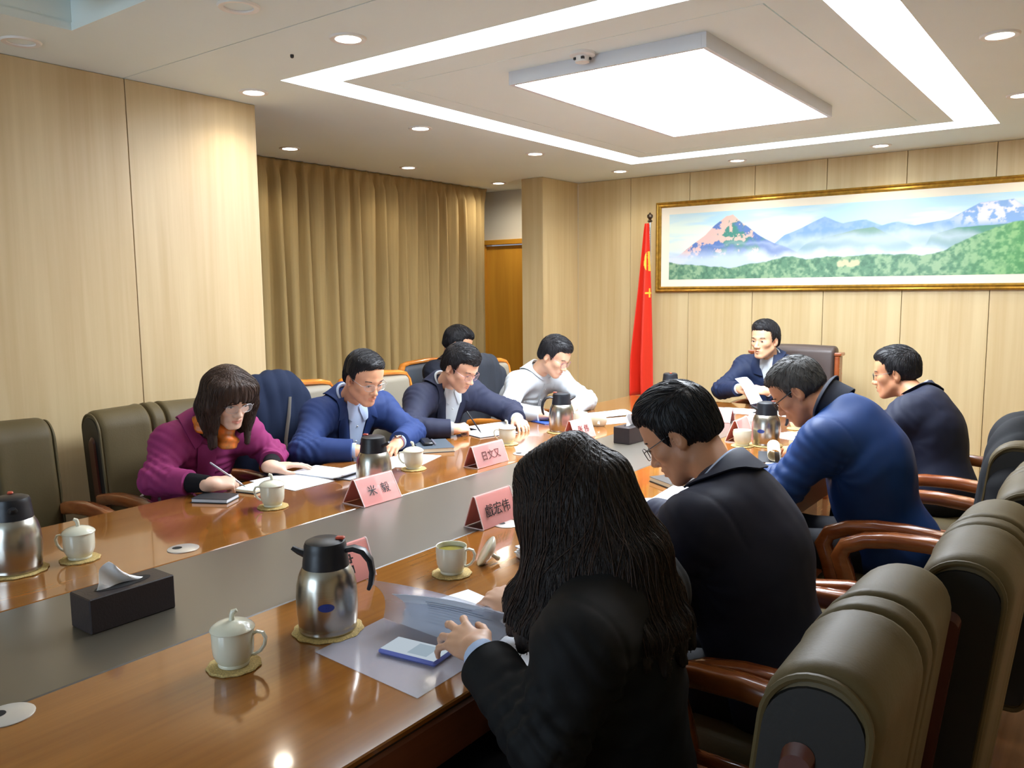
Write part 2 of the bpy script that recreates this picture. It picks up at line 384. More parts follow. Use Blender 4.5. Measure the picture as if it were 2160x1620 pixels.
def loft_back(prof, w, grooves, rnd=.028, crease=None, shrink=1.0):
    """sweep the profile across x with rounded ends, seam grooves and a horizontal crease"""
    c = prof.mean(0); nrm = np.roll(prof, -1, 0)-np.roll(prof, 1, 0); nrm = np.stack([nrm[:, 1], -nrm[:, 0]], 1)
    nrm /= np.linalg.norm(nrm, axis=1, keepdims=True)+1e-9
    if np.sum(nrm*(prof-c)) < 0: nrm = -nrm
    xs = set(np.linspace(-w/2+rnd, w/2-rnd, 13)); 
    for i in range(6):
        a = PI/2*i/5; xs.add(-w/2+rnd*(1-math.sin(a))); xs.add(w/2-rnd*(1-math.sin(a)))
    for g in grooves:
        for d in (-.022, -.012, -.006, 0, .006, .012, .022): xs.add(g+d)
    rows = []
    for x in sorted(xs):
        e = max(0, abs(x)-(w/2-rnd))/rnd; off = -rnd*(1-math.sqrt(max(0, 1-e*e)))
        for g in grooves: off -= .013*math.exp(-((x-g)/.007)**2)-.004*math.exp(-((abs(x-g)-.02)/.012)**2)
        off += .006*math.cos(x/(w/2)*PI/2)
        q = prof+nrm*off
        if crease is not None:
            front = (prof[:, 0] > c[0]-(prof[:, 1]-c[1])*.1)
            q = q-nrm*((front*.016*np.exp(-((prof[:, 1]-crease)/.012)**2))[:, None])
        rows.append([(x, y, z) for y, z in q])
    return rows
def arm(sx, mb, lowrail=True):
    x = sx*.285
    path = [(-.27, .665), (-.16, .685), (-.05, .693), (.06, .69), (.15, .675), (.215, .645), (.235, .605), (.215, .55), (.195, .48), (.19, .42)]
    rows = []
    P = [Vector((x, y, z)) for y, z in path]
    for k, p in enumerate(P):
        d = (P[min(k+1, len(P)-1)]-P[max(k-1, 0)]).normalized(); nn = Vector((1, 0, 0)).cross(d)
        h = .027+.004*min(1, max(0, (k-4)/2)); w = .028-.005*min(1, max(0, (k-6)/2))
        r = []
        for i in range(12):
            a = 2*PI*i/12; ca, sa = math.cos(a), math.sin(a)
            r.append(tuple(p+Vector((1, 0, 0))*(w*abs(ca)**.6*(1 if ca > 0 else -1))+nn*(h*abs(sa)**.6*(1 if sa > 0 else -1))))
        rows.append(r)
    mb.grid(rows, closed=True, capends=True)
    if lowrail: mb.box((x, -.02, .45), (.03, .46, .05), .008)
def conf_chair(name, lab, loc, rz, grp):
    t = thing(name, lab, 'chair', loc, rz, grp)
    prof = rounded_profile(-.215, .165, .44, 1.04, .12, .078, .03)
    MB().grid(loft_back(prof, .55, (-.036, .036), rnd=.034, crease=.67), closed=True, capends=True).build('backrest', M_leath, t, angle=60)
    c = prof.mean(0); ps = c+(prof-c)*np.array([.86, .935])
    for s in (-1, 1):
        o = MB().grid([[(s*(.262), y, z) for y, z in ps], [(s*.277, y, z) for y, z in c+(ps-c)*.97]], closed=True, capends=True).build('side_panel', M_side, t, angle=30)
        MB().tube([(s*.272, y, z) for y, z in c+(ps-c)*1.02], .006, 6, closed=True).build('piping', M_leath, o)
        pi = rounded_profile(-.215-.052, .046, .50, .93, .12, .022, .01, 5)
        MB().grid([[(s*.278, y, z) for y, z in pi], [(s*.287, y, z) for y, z in pi.mean(0)+(pi-pi.mean(0))*.93]], closed=True, capends=True).build('wood_inlay', M_inlay, o, angle=30)
    MB().box((0, .02, .43), (.52, .50, .11), .035).build('seat', M_leath, t, angle=60)
    for s in (-1, 1):
        b = MB(); arm(s, b); b.build('armrest', M_arm, t, angle=50)
        for y in (-.2, .2): MB().tube([(s*.26, y, .43), (s*.265, y*1.08, .2), (s*.27, y*1.18, 0)], [.026, .022, .017], 8).build('leg', M_arm, t)
    return t
def rail_chair(name, lab, loc, rz, grp, leather, wood, w=.56, top=1.05):
    t = thing(name, lab, 'chair', loc, rz, grp)
    prof = rounded_profile(-.235, .08, .46, top-.015, .12, .035, .02)
    MB().grid(loft_back(prof, w-.04, ()), closed=True, capends=True).build('backrest', leather, t, angle=60)
    def pt(x, z, d=.045): return (x, -.235-d-(z-.46)*.12, z)
    h = w/2; path = [pt(-h+.01, .42), pt(-h, .6), pt(-h, .8), pt(-h, .93), pt(-h+.008, top-.045), pt(-h+.03, top-.012), pt(-h+.08, top), pt(0, top+.012), pt(h-.08, top), pt(h-.03, top-.012), pt(h-.008, top-.045), pt(h, .93), pt(h, .8), pt(h, .6), pt(h-.01, .42)]
    MB().tube(path, .019, 10, 1.7, upv=(0, 1, 0)).build('back_rail', wood, t)
    MB().box((0, .01, .43), (.52, .50, .10), .035).build('seat', leather, t, angle=60)
    for s in (-1, 1):
        b = MB(); arm(s, b); b.build('armrest', wood, t, angle=50)
        for y in (-.2, .2): MB().tube([(s*.25, y, .43), (s*.26, y*1.1, .2), (s*.265, y*1.2, 0)], [.024, .02, .016], 8).build('leg', wood, t)
    return t
c0 = conf_chair('conference_chair', 'olive leather wood-armed chair on the left, the empty one nearest the camera', (-3.23, 1.27, 0), -PI/2, 'leather conference chairs')
dup(c0, (-3.23, 2.0, 0), -PI/2, 'olive leather wood-armed chair that the woman in the magenta coat sits in')
CX = {1.36: -.665, 1.99: -.58, 2.66: -.53, 3.35: -.62, 4.25: -.62}
for y, l in ((1.36, 'olive leather chair of the long-haired woman, nearest rolled backrest on the right'), (1.99, 'olive leather chair of the man in dark navy, second rolled backrest from the camera'),
             (2.66, 'empty olive leather chair between the two hunched men on the right'), (3.35, 'olive leather chair under a black coat, behind the man in bright blue'), (4.25, 'olive leather chair of the man in profile at the far right')):
    dup(c0, (CX[y], y, 0), PI/2, l)
M_greyl = mat('grey_leather', '857C6B', .5, bump=.06, bscale=(160, 160, 160)); M_orange = woodmat('orange_wood', 'D98A34', 'B9661E', .25, (3, 3, 12), coat=.4)
r0 = rail_chair('wood_rimmed_chair', 'grey leather chair with orange wood rim, under the navy coat', (-3.22, 2.79, 0), -PI/2, 'wood-rimmed leather chairs', M_greyl, M_orange)
dup(r0, (-3.22, 3.40, 0), -PI/2, 'grey leather chair with orange wood rim behind the young man writing in a navy suit')
dup(r0, (-3.22, 4.42, 0), -PI/2, 'grey leather chair draped with a black coat behind the man in the white shirt')
M_darkl = mat('dark_blue_leather', '4F5660', .5)
rail_chair('side_chair', 'orange wood chair by the curtain that the man turned away sits in', (-4.12, 4.84, 0), -PI/2, None, M_darkl, M_orange, .64, .985)
# chairman's chair
M_brown = mat('brown_leather', '4A3B35', .42, bump=.06, bscale=(160, 160, 160)); M_redw = woodmat('red_wood', 'A5572A', '8A4420', .25, (3, 3, 12), coat=.4)
t = thing('chairman_chair', 'high dark brown leather chair with red wood posts at the head of the table', 'chair', (-1.98, 5.86, 0), PI)
prof = rounded_profile(-.25, .13, .46, 1.115, .1, .05, .03)
MB().grid(loft_back(prof, .58, (), crease=.86), closed=True, capends=True).build('backrest', M_brown, t, angle=60)
MB().box((0, .02, .44), (.56, .52, .12), .04).build('seat', M_brown, t, angle=60)
for s in (-1, 1):
    MB().box((s*.315, -.33, .72), (.035, .09, .66), .008).box((s*.32, -.335, 1.06), (.05, .11, .025), .006).build('back_post', M_redw, t, angle=30)
    b = MB(); arm(s*1.08, b); b.build('armrest', M_redw, t, angle=50)
    for y in (-.22, .22): MB().tube([(s*.27, y, .43), (s*.28, y*1.1, 0)], [.028, .02], 8).build('leg', M_redw, t)

# ================================================================ painting on the far wall
X0, X1, Z0, Z1 = -3.43, -.33, 1.515, 2.305
t = thing('landscape_painting', 'wide gilt-framed landscape of blue misty mountains above green hills on the far wall', 'painting', ((X0+X1)/2, 6.78, Z0))
w, h = X1-X0, Z1-Z0
prof = [(0, 0), (0, -.028), (.012, -.034), (.022, -.026), (.034, -.03), (.044, -.02), (.05, -.008), (.05, 0)]
b = MB()
cor = [(-w/2, 0), (w/2, 0), (w/2, h), (-w/2, h)]; sg = [(1, 1), (-1, 1), (-1, -1), (1, -1)]
rows = [[(cor[k][0]+sg[k][0]*u, d, cor[k][1]+sg[k][1]*u) for u, d in prof] for k in (0, 1, 2, 3, 0)]
b.grid(rows, closed=True); b.build('gilt_frame', M_gold, t, angle=25)
M_mat = mat('picture_mount', 'EFE6D2', .8)
MB().box((0, -.008, h/2), (w-.09, .008, h-.09)).build('mount', M_mat, t, False)
def fbm1(x, seed, o=5, f=1.0):
    r = np.random.default_rng(seed); y = np.zeros_like(x); a = 1
    for k in range(o):
        fr = f*2**k; n = int(np.ceil((x.max()-x.min())*fr))+4; tb_ = r.random(n); u = (x-x.min())*fr; i = u.astype(int); g = u-i; g = g*g*(3-2*g)
        y += a*(tb_[i]*(1-g)+tb_[i+1]*g-.5); a *= .5
    return y
def fbm2(X, Y, seed, o=4, f=4.0):
    r = np.random.default_rng(seed); out = np.zeros_like(X); a = 1
    for k in range(o):
        fr = f*2**k; T = r.random((int(X.max()*fr)+4, int(Y.max()*fr)+4)); u, v = X*fr, Y*fr; i, j = u.astype(int), v.astype(int)
        g, q = u-i, v-j; g = g*g*(3-2*g); q = q*q*(3-2*q)
        out += a*(T[i, j]*(1-g)*(1-q)+T[i+1, j]*g*(1-q)+T[i, j+1]*(1-g)*q+T[i+1, j+1]*g*q-.5); a *= .5
    return out
NX, NZ = 520, 120
aw, ah = w-.09-.16, h-.09-.13
U, V = np.meshgrid(np.linspace(0, 1, NX), np.linspace(0, 1, NZ), indexing='ij'); A = U*aw/ah
def hx(s): return np.array(lin(s))
def over(c, m, col): return c*(1-m[..., None])+col*m[..., None]
def sm(x, a, b_): q = np.clip((x-a)/(b_-a), 0, 1); return q*q*(3-2*q)
n1 = fbm2(A, V*1.0, 1, 5, 3); n2 = fbm2(A, V, 2, 4, 10); n3 = fbm2(A, V, 3, 4, 24); st = fbm2(A*.35, V*2.2, 9, 4, 3)
C = hx('B9DCE8')*np.ones(U.shape+(3,)); C = over(C, sm(st, -.15, .35)*.8, hx('E6EED8')); C = over(C, sm(V, .75, 1.0)*.5, hx('A8D2EA'))
x1 = U[:, 0]
def ridge(pts, seed, amp, fr=14): return (np.interp(x1, [p[0] for p in pts], [p[1] for p in pts])+amp*fbm1(x1*4, seed, 6, fr/4))[:, None]
def layer(C, H, col, edge=.012): return over(C, sm(H-V, 0, edge), col)
H = ridge([(0, .3), (.3, .38), (.36, .6), (.42, .74), (.47, .85), (.52, .74), (.58, .76), (.62, .68), (.66, .72), (.7, .66), (.78, .72), (.85, .9), (.92, .92), (.97, .72), (1, .75)], 11, .02)
C = layer(C, H, over(hx('7FA6D8')*np.ones(U.shape+(3,)), sm(n2, -.1, .4)*.6, hx('9FBBE4')))
mk = sm(H-V, 0, .02)*sm(U, .76, .85)*sm(.97-U, 0, .05)*sm(n2+n3*.5, .02, .2)*sm(V, .6, .7); C = over(C, mk*.8, hx('E9E6EC'))
H = ridge([(0, .3), (.38, .3), (.42, .47), (.48, .57), (.55, .64), (.6, .66), (.64, .55), (.7, .4), (1, .3)], 12, .015)
C = layer(C, H, over(hx('5E93A0')*np.ones(U.shape+(3,)), sm(V, .4, .66)*.8, hx('7FA08C')))
H = ridge([(0, .3), (.03, .36), (.07, .5), (.12, .66), (.15, .8), (.185, .93), (.205, .95), (.24, .8), (.28, .66), (.33, .5), (.42, .32), (1, .2)], 13, .02)
mc = over(hx('5878B4')*np.ones(U.shape+(3,)), sm(n1+n2*.6, -.1, .35)*.85, hx('3F8A6C'))
rock = sm(n2*1.2+n3*.8+.9*np.exp(-((U-.07-(V-.4)*.27)/.05)**2)+.35*np.exp(-((U-.235)/.04)**2)*sm(V, .5, .62), .48, .72)
mc = over(mc, rock*.92, hx('E2BBAE')); C = layer(C, H, mc)
H = ridge([(0, .1), (.7, .1), (.74, .52), (.8, .6), (.9, .62), (1, .6)], 15, .02); C = layer(C, H, over(hx('5A9088')*np.ones(U.shape+(3,)), sm(n2, 0, .4)*.5, hx('4C9468')))
fog = sm(.48+.10*n1-V, -.02, .2)*.96; C = over(C, fog, over(hx('C2D4EC')*np.ones(U.shape+(3,)), sm(st+n1*.4, -.1, .3)*.8, hx('DCE6F2')))
fog2 = sm(.14-np.abs(V-.5-.1*n1)-.25*np.abs(U-.62), -.02, .12)*.6; C = over(C, fog2, hx('D6E2F0'))
H = ridge([(0, .26), (.1, .21), (.2, .17), (.3, .24), (.36, .3), (.5, .28), (.6, .31), (.72, .27), (.78, .34), (.82, .45), (.88, .58), (.94, .66), (1, .68)], 14, .035, 26)
gr = over(hx('628F72')*np.ones(U.shape+(3,)), sm(n2+n3, -.2, .5), hx('93B48E')); gr = over(gr, sm(-n3-n2*.4, .1, .5)*.8, hx('4A7560'))
gr = over(gr, sm(U, .72, 1)*.65, over(hx('4FA04E')*np.ones(U.shape+(3,)), sm(n3, -.1, .3), hx('7CC06A')))
gr = over(gr, sm(n2*.8-((U-.53)/.05)**2*.3-((V-.18)/.05)**2*.3, -.12, .1)*.85, hx('D8CBA6')); C = layer(C, H, gr, .02)
vs = [(-aw/2+aw*u, -.013, .045+.065+ah*v) for u, v in zip(U.ravel(), V.ravel())]
b = MB(); ii = np.arange(NX*NZ).reshape(NX, NZ)
b.v = vs; b.f = np.stack([ii[:-1, :-1], ii[1:, :-1], ii[1:, 1:], ii[:-1, 1:]], -1).reshape(-1, 4).tolist(); b.m = [0]*len(b.f)
M_art = mat('printed_landscape', 'ffffff', .5); nt = M_art.node_tree; at = nt.nodes.new('ShaderNodeAttribute'); at.attribute_name = 'print'
nt.links.new(at.outputs['Color'], nt.nodes['Principled BSDF'].inputs['Base Color'])
o = b.build('canvas', M_art, t, False, fix=False)
ca = o.data.color_attributes.new('print', 'FLOAT_COLOR', 'POINT'); ca.data.foreach_set('color', np.concatenate([C.reshape(-1, 3), np.ones((NX*NZ, 1))], 1).astype('f').ravel())

# ================================================================ flag on its pole
M_red = mat('red_silk', 'E0301A', .5, var=.05, vscale=(30, 30, 4)); M_yel = mat('flag_yellow', 'F4C440', .5)
t = thing('flag_on_pole', 'red flag with yellow emblem furled on a standing pole beside the painting', 'flag', (-3.385, 6.55, 0))
MB().lathe([(.14, 0), (.14, .02), (.05, .035), (.02, .06)], 24).tube([(0, 0, .05), (0, 0, 2.13)], .011, 10).build('pole', M_chrome, t)
MB().lathe([(.012, 2.12), (.024, 2.13), (.012, 2.145), (.014, 2.15), (.026, 2.165), (.024, 2.185), (.01, 2.195), (.004, 2.205)], 14).build('finial', mat('finial_bronze', '54483A', .3, metal=.8), t)
rows = []
def flagpt(s, z):
    k = (2.11-z)/1.5; wid = .035+.135*min(1, k*1.25)**.8
    x = -wid*.78+s*wid*1.05+.012*math.sin(z*3+2)*k
    y = -.02-.035*(.3+k)*math.sin(s*2*PI*1.6+.7+z*.8)-.02*math.sin(s*9+z*2)*k-.02
    if s < .12: x += (.12-s)*.25*wid
    return (x, y, z)
for z in np.linspace(2.11, .6, 40):
    rows.append([flagpt(s, z) for s in np.linspace(0, 1, 28)])
fl = MB().grid(rows, thick=.002).build('cloth', M_red, t, angle=180)
def patch(fn, s0, s1, z0, z1, n=10, m=12, off=.005):
    return [[tuple(np.array(flagpt(fn(z, u, s0, s1), z))+np.array((0, -off, 0))) for u in np.linspace(0, 1, n)] for z in np.linspace(z1, z0, m)]
for nm, fn, q in (('emblem', lambda z, u, a, c: c-(c-a)*u*(.55+.45*math.sin(PI*(z-1.70)/.17)), (.46, .99, 1.70, 1.87)), ('emblem', lambda z, u, a, c: a+(c-a)*u, (.22, .52, 1.745, 1.79)),
                  ('emblem_bar', lambda z, u, a, c: a+(c-a)*u, (.66, .99, 1.50, 1.517)), ('emblem_bar', lambda z, u, a, c: a+(c-a)*u, (.80, .88, 1.47, 1.55))):
    MB().grid(patch(fn, *q), thick=.002).build(nm, M_yel, fl)
# ================================================================ implicit-surface modeller for people and cloth
class SDF:
    def __init__(s): s.p = []
    def cap(s, a, b, ra, rb=None, k=.01, op=1):
        a, b = np.array(a, float), np.array(b, float); rb = ra if rb is None else rb
        s.p.append(('c', a, b, ra, rb, k, op, (a+b)/2, np.linalg.norm(b-a)/2+max(ra, rb))); return s
    def ell(s, c, r, R=None, k=.01, op=1):
        c, r = np.array(c, float), np.array(r, float)*np.ones(3); R = np.eye(3) if R is None else np.array(R, float)
        s.p.append(('e', c, r, R, None, k, op, c, r.max())); return s
    def pln(s, p, n, k=.004):
        n = np.array(n, float); n /= np.linalg.norm(n); s.p.append(('p', np.array(p, float), n, None, None, k, -1, np.zeros(3), 1e9)); return s
    def xf(s, M3, t, sc=1.):
        """the same primitives turned by M3, scaled and moved to t"""
        o = SDF(); M3 = np.array(M3, float); t = np.array(t, float)
        for q in s.p:
            f = lambda x: M3 @ (x*sc)+t
            if q[0] == 'c': o.cap(f(q[1]), f(q[2]), q[3]*sc, q[4]*sc, q[5]*sc, q[6])
            elif q[0] == 'e': o.ell(f(q[1]), q[2]*sc, M3 @ q[3], q[5]*sc, q[6])
            else: o.p.append(('p', f(q[1]), M3 @ q[2], None, None, q[5]*sc, -1, np.zeros(3), 1e9))
        return o
    def __add__(s, o): r = SDF(); r.p = s.p+o.p; return r
def pv(q, X):
    if q[0] == 'c':
        a, b = q[1], q[2]; ba = b-a; L2 = ba @ ba+1e-12; pa = X-a; t = np.clip(pa @ ba/L2, 0, 1)
        return np.linalg.norm(pa-t[..., None]*ba, axis=-1)-(q[3]+(q[4]-q[3])*t)
    if q[0] == 'e':
        l = (X-q[1]) @ q[3]; a = l/q[2]; k0 = np.linalg.norm(a, axis=-1); k1 = np.linalg.norm(a/q[2], axis=-1)+1e-9
        return np.where(k0 < 1e-3, -q[2].min(), k0*(k0-1)/k1)
    return (X-q[1]) @ q[2]
def comb(D, d, k, op):
    if op == 1:
        h = np.clip(.5+.5*(D-d)/k, 0, 1); return D*(1-h)+d*h-k*h*(1-h)
    nd = -d if op == -1 else d
    h = np.clip(.5-.5*(D-nd)/k, 0, 1); return D*(1-h)+nd*h+k*h*(1-h)
def ev(prims, X):
    D = np.full(X.shape[:-1], 1.0)
    for q in prims:
        d = pv(q, X); D = comb(D, d, q[5], q[6] if q[0] != 'p' else 2)
    return D
def sdf_mesh(sdf, vox, B=8):
    P = sdf.p; lo = np.min([q[7]-q[8] for q in P if q[6] == 1], 0)-2*vox; hi = np.max([q[7]+q[8] for q in P if q[6] == 1], 0)+2*vox
    nb = np.ceil((hi-lo)/(vox*B)).astype(int); n = nb*B
    bi = np.stack(np.meshgrid(*[np.arange(k) for k in nb], indexing='ij'), -1).reshape(-1, 3)
    bc = lo+(bi+.5)*B*vox-.5*vox; hd = B*vox*.5*math.sqrt(3)
    cd = ev(P, bc); act = np.abs(cd) < hd*1.35+.02
    G = np.ones(tuple(n), np.float32)
    Gb = G.reshape(nb[0], B, nb[1], B, nb[2], B)
    ins = bi[(cd < 0) & ~act]; Gb[ins[:, 0], :, ins[:, 1], :, ins[:, 2], :] = -1
    A = bi[act]; C = bc[act]
    off = (np.stack(np.meshgrid(*[np.arange(B)]*3, indexing='ij'), -1).reshape(-1, 3))*vox
    X = (lo+A*B*vox)[:, None, :]+off[None]
    D = np.full(X.shape[:2], .5)
    for q in P:
        if q[0] == 'p': m = np.abs((C-q[1]) @ q[2]) < hd*4; m |= ((C-q[1]) @ q[2]) > 0
        else: m = np.linalg.norm(C-q[7], axis=1)-q[8]-hd < q[5]+.004
        if not m.any(): continue
        D[m] = comb(D[m], pv(q, X[m]), q[5], q[6] if q[0] != 'p' else 2)
    Gb[A[:, 0], :, A[:, 1], :, A[:, 2], :] = D.reshape(-1, B, B, B).astype(np.float32)
    # surface nets
    S = G < 0; c = np.zeros(tuple(n-1), np.int8)
    sl = [(slice(0, -1), slice(1, None))[i] for i in (0, 1)]
    for i in (0, 1):
        for j in (0, 1):
            for k in (0, 1): c += S[sl[i], sl[j], sl[k]]
    cells = np.argwhere((c > 0) & (c < 8)); 
    acc = np.zeros((len(cells), 3)); cnt = np.zeros(len(cells))
    cor = [(i, j, k) for i in (0, 1) for j in (0, 1) for k in (0, 1)]
    val = {o: G[cells[:, 0]+o[0], cells[:, 1]+o[1], cells[:, 2]+o[2]].astype(float) for o in cor}
    for a in cor:
        for ax in range(3):
            if a[ax]: continue
            b = list(a); b[ax] = 1; b = tuple(b); va, vb = val[a], val[b]; m = (va < 0) != (vb < 0)
            t = np.where(m, va/np.where(m, va-vb, 1), 0); p = np.array(a, float)[None]+np.zeros((len(cells), 3)); p[:, ax] += t
            acc[m] += p[m]; cnt[m] += 1
    V = lo+(cells+acc/cnt[:, None])*vox
    ID = np.full(tuple(n-1), -1, np.int32); ID[cells[:, 0], cells[:, 1], cells[:, 2]] = np.arange(len(cells))
    F = []
    for ax in range(3):
        u, w = (ax+1) % 3, (ax+2) % 3
        s0 = [slice(None)]*3; s1 = [slice(None)]*3; s0[ax] = slice(0, -1); s1[ax] = slice(1, None)
        a, b = S[tuple(s0)], S[tuple(s1)]; e = np.argwhere(a != b); e = e[(e[:, u] > 0) & (e[:, w] > 0) & (e[:, u] < n[u]-1) & (e[:, w] < n[w]-1)]
        sg = a[e[:, 0], e[:, 1], e[:, 2]]
        def idx(du, dw):
            q = e.copy(); q[:, u] -= du; q[:, w] -= dw; return ID[q[:, 0], q[:, 1], q[:, 2]]
        Q = np.stack([idx(1, 1), idx(0, 1), idx(0, 0), idx(1, 0)], 1); Q[~sg] = Q[~sg][:, ::-1]; F.append(Q)
    F = np.concatenate(F); F = F[(F >= 0).all(1)]
    return V, F
def vnormals(V, F):
    a, b, c, d = (V[F[:, i]] for i in range(4)); n = np.cross(c-a, d-b); N = np.zeros_like(V)
    for i in range(4): np.add.at(N, F[:, i], n)
    return N/(np.linalg.norm(N, axis=1, keepdims=True)+1e-12)
def mesh_np(name, V, F, mats, parent, origin=(0, 0, 0), fm=None):
    me = bpy.data.meshes.new(name); V = V-np.array(origin); n = len(F)
    me.vertices.add(len(V)); me.vertices.foreach_set('co', V.astype('f').ravel())
    me.loops.add(4*n); me.loops.foreach_set('vertex_index', F.astype('i').ravel())
    me.polygons.add(n); me.polygons.foreach_set('loop_start', np.arange(0, 4*n, 4, dtype='i'))
    try: me.polygons.foreach_set('loop_total', np.full(n, 4, 'i'))
    except Exception: pass
    for m in (mats if isinstance(mats, (list, tuple)) else [mats]): me.materials.append(m)
    if fm is not None: me.polygons.foreach_set('material_index', fm.astype('i'))
    me.polygons.foreach_set('use_smooth', np.ones(n, bool)); me.update(); me.validate()
    o = bpy.data.objects.new(name, me); COL.objects.link(o)
    if parent is not None: o.parent = parent
    return o
def waves(X, seed, freq, n=7):
    r = np.random.default_rng(seed); out = np.zeros(len(X))
    for i in range(n):
        d = r.normal(size=3); d /= np.linalg.norm(d); out += np.sin(X @ d*freq*(.6+.8*r.random())+r.random()*7)
    return out/n

# ---------------------------------------------------------------- anatomy
def head_sdf(g='m', eyes=1.0, jaw=1.0, wide=1.0):
    s = SDF(); w = wide
    s.ell((0, -.008, .04), (.077*w, .095, .085), k=.01).ell((0, .028, .048), (.066*w, .062, .06), k=.03)
    s.ell((0, .03, -.025), (.061*w, .062, .068), k=.03)
    for x in (-1, 1):
        s.cap((x*.05*w*jaw, .012, -.05), (x*.018, .07, -.092), .021, .016, k=.025)
        s.ell((x*.043*w, .058, -.014), (.022, .025, .02), k=.02)
    s.ell((0, .073, -.094), (.023, .019, .016), k=.02).ell((0, .03, -.078), (.042, .05, .03), k=.02)
    s.cap((-.036*w, .079, .028), (0, .087, .026), .010, .010, k=.014).cap((.036*w, .079, .028), (0, .087, .026), .010, .010, k=.014)
    for x in (-1, 1):
        s.ell((x*.033*w, .1, .006), (.019, .015, .012), k=.012, op=-1); s.ell((x*.033*w, .075, .004), (.0155, .0135, .0125), k=.005)
    s.cap((0, .087, .012), (0, .106, -.026), .0075, .0105, k=.012).ell((0, .1095, -.03), (.0115, .0115, .0095), k=.008)
    for x in (-1, 1): s.ell((x*.0135, .099, -.034), (.0085, .0105, .0082), k=.006)
    s.ell((0, .08, -.06), (.03, .0165, .021), k=.015)
    for x in (-1, 1):
        s.cap((x*.021, .0885, -.0595), (0, .0985, -.0555), .0042, .0062, k=.005); s.cap((x*.018, .0885, -.065), (0, .097, -.0685), .0048, .0068, k=.005)
        R = np.array(Matrix.Rotation(-x*.35, 3, 'Z') @ Matrix.Rotation(-.15, 3, 'X'))
        s.ell((x*.0785*w, -.008, .0), (.008, .019, .032), R, k=.006); s.ell((x*.074*w, -.004, -.024), (.007, .010, .012), R, k=.006)
        s.ell((x*.0865*w, -.001, .001), (.006, .0095, .018), R, k=.004, op=-1)
    s.cap((-.024, .101, -.0622), (.024, .101, -.0622), .0035, k=.003, op=-1)
    return s
def hand_prims(wrist, yd, zd, side, curls, spread=.10, sc=1.0, thumb=(0, 0), pen=False):
    """side: +1 right hand, -1 left hand; yd towards the fingers, zd out of the back of the hand"""
    y = np.array(yd, float); y /= np.linalg.norm(y); z = np.array(zd, float); z -= y*(z @ y); z /= np.linalg.norm(z); x = np.cross(y, z)
    R = np.stack([x, y, z], 1); t = -side; s = SDF()
    s.ell((0, .048, -.004), (.037, .05, .0145), k=.012); s.cap((0, -.02, 0), (0, .015, 0), .024, .024, k=.02)
    s.cap((t*.016, .0, -.004), (t*.034, .035, -.014), .017, .015, k=.014)
    base = [(t*.029, .084), (t*.0095, .091), (-t*.0105, .087), (-t*.029, .077)]
    Ls = [(.043, .026, .021), (.047, .030, .022), (.044, .028, .022), (.034, .021, .019)]; rad = [.0094, .0097, .0092, .0082]
    for i in range(4):
        p = np.array((base[i][0], base[i][1], 0.)); a = 0; d0 = spread*(1.3-i)*t*1.0
        s.cap((base[i][0]*.45, .03, -.002), p, .012, rad[i]*1.12, k=.010)
        cu = curls[i]
        for j in range(3):
            a += math.radians(cu[j]); d = np.array((math.sin(d0)*math.cos(a), math.cos(d0)*math.cos(a), -math.sin(a)))
            q = p+d*Ls[i][j]; s.cap(p, q, rad[i]*(1-.10*j), rad[i]*(1-.10*(j+1)), k=.003 if j == 0 else .004); p = q
    ta, tb2 = thumb
    p0 = np.array((t*.026, .02, -.010)); d1 = np.array((t*(.62-.5*ta), .68+.2*ta, -.25-.5*ta)); d1 /= np.linalg.norm(d1); p1 = p0+d1*.042
    d2 = np.array((t*(.40-.9*tb2), .88, -.12-.4*tb2)); d2 /= np.linalg.norm(d2); p2 = p1+d2*.034; d3 = np.array((t*(.3-1.1*tb2), .92, -.1-.35*tb2)); d3 /= np.linalg.norm(d3); p3 = p2+d3*.027
    s.cap(p0, p1, .0145, .0112, k=.012); s.cap(p1, p2, .0112, .0100, k=.004); s.cap(p2, p3, .0100, .0082, k=.004)
    return s.xf(R, wrist, sc)
FLAT = [(8, 14, 8), (6, 12, 8), (8, 12, 8), (10, 14, 10)]
REST = [(22, 28, 18), (26, 32, 20), (30, 34, 20), (34, 34, 22)]
PEN = [(48, 58, 28), (58, 72, 36), (66, 80, 42), (72, 82, 42)]
GRIP = [(40, 55, 30), (48, 60, 32), (55, 62, 34), (60, 62, 34)]
OPEN = [(14, 22, 14), (10, 18, 12), (16, 22, 14), (20, 26, 16)]
def dirn(a, z=0.): return np.array((math.cos(a)*math.cos(z), math.sin(a)*math.cos(z), math.sin(z)))
def unit(v): v = np.array(v, float); return v/(np.linalg.norm(v)+1e-12)
def head_rot(yaw, pitch, roll=0.):
    """yaw: world heading of the face (rad); pitch: nose down; roll: tilt towards the person's right"""
    return np.array(Matrix.Rotation(yaw-PI/2, 3, 'Z') @ Matrix.Rotation(-pitch, 3, 'X') @ Matrix.Rotation(roll, 3, 'Y'))

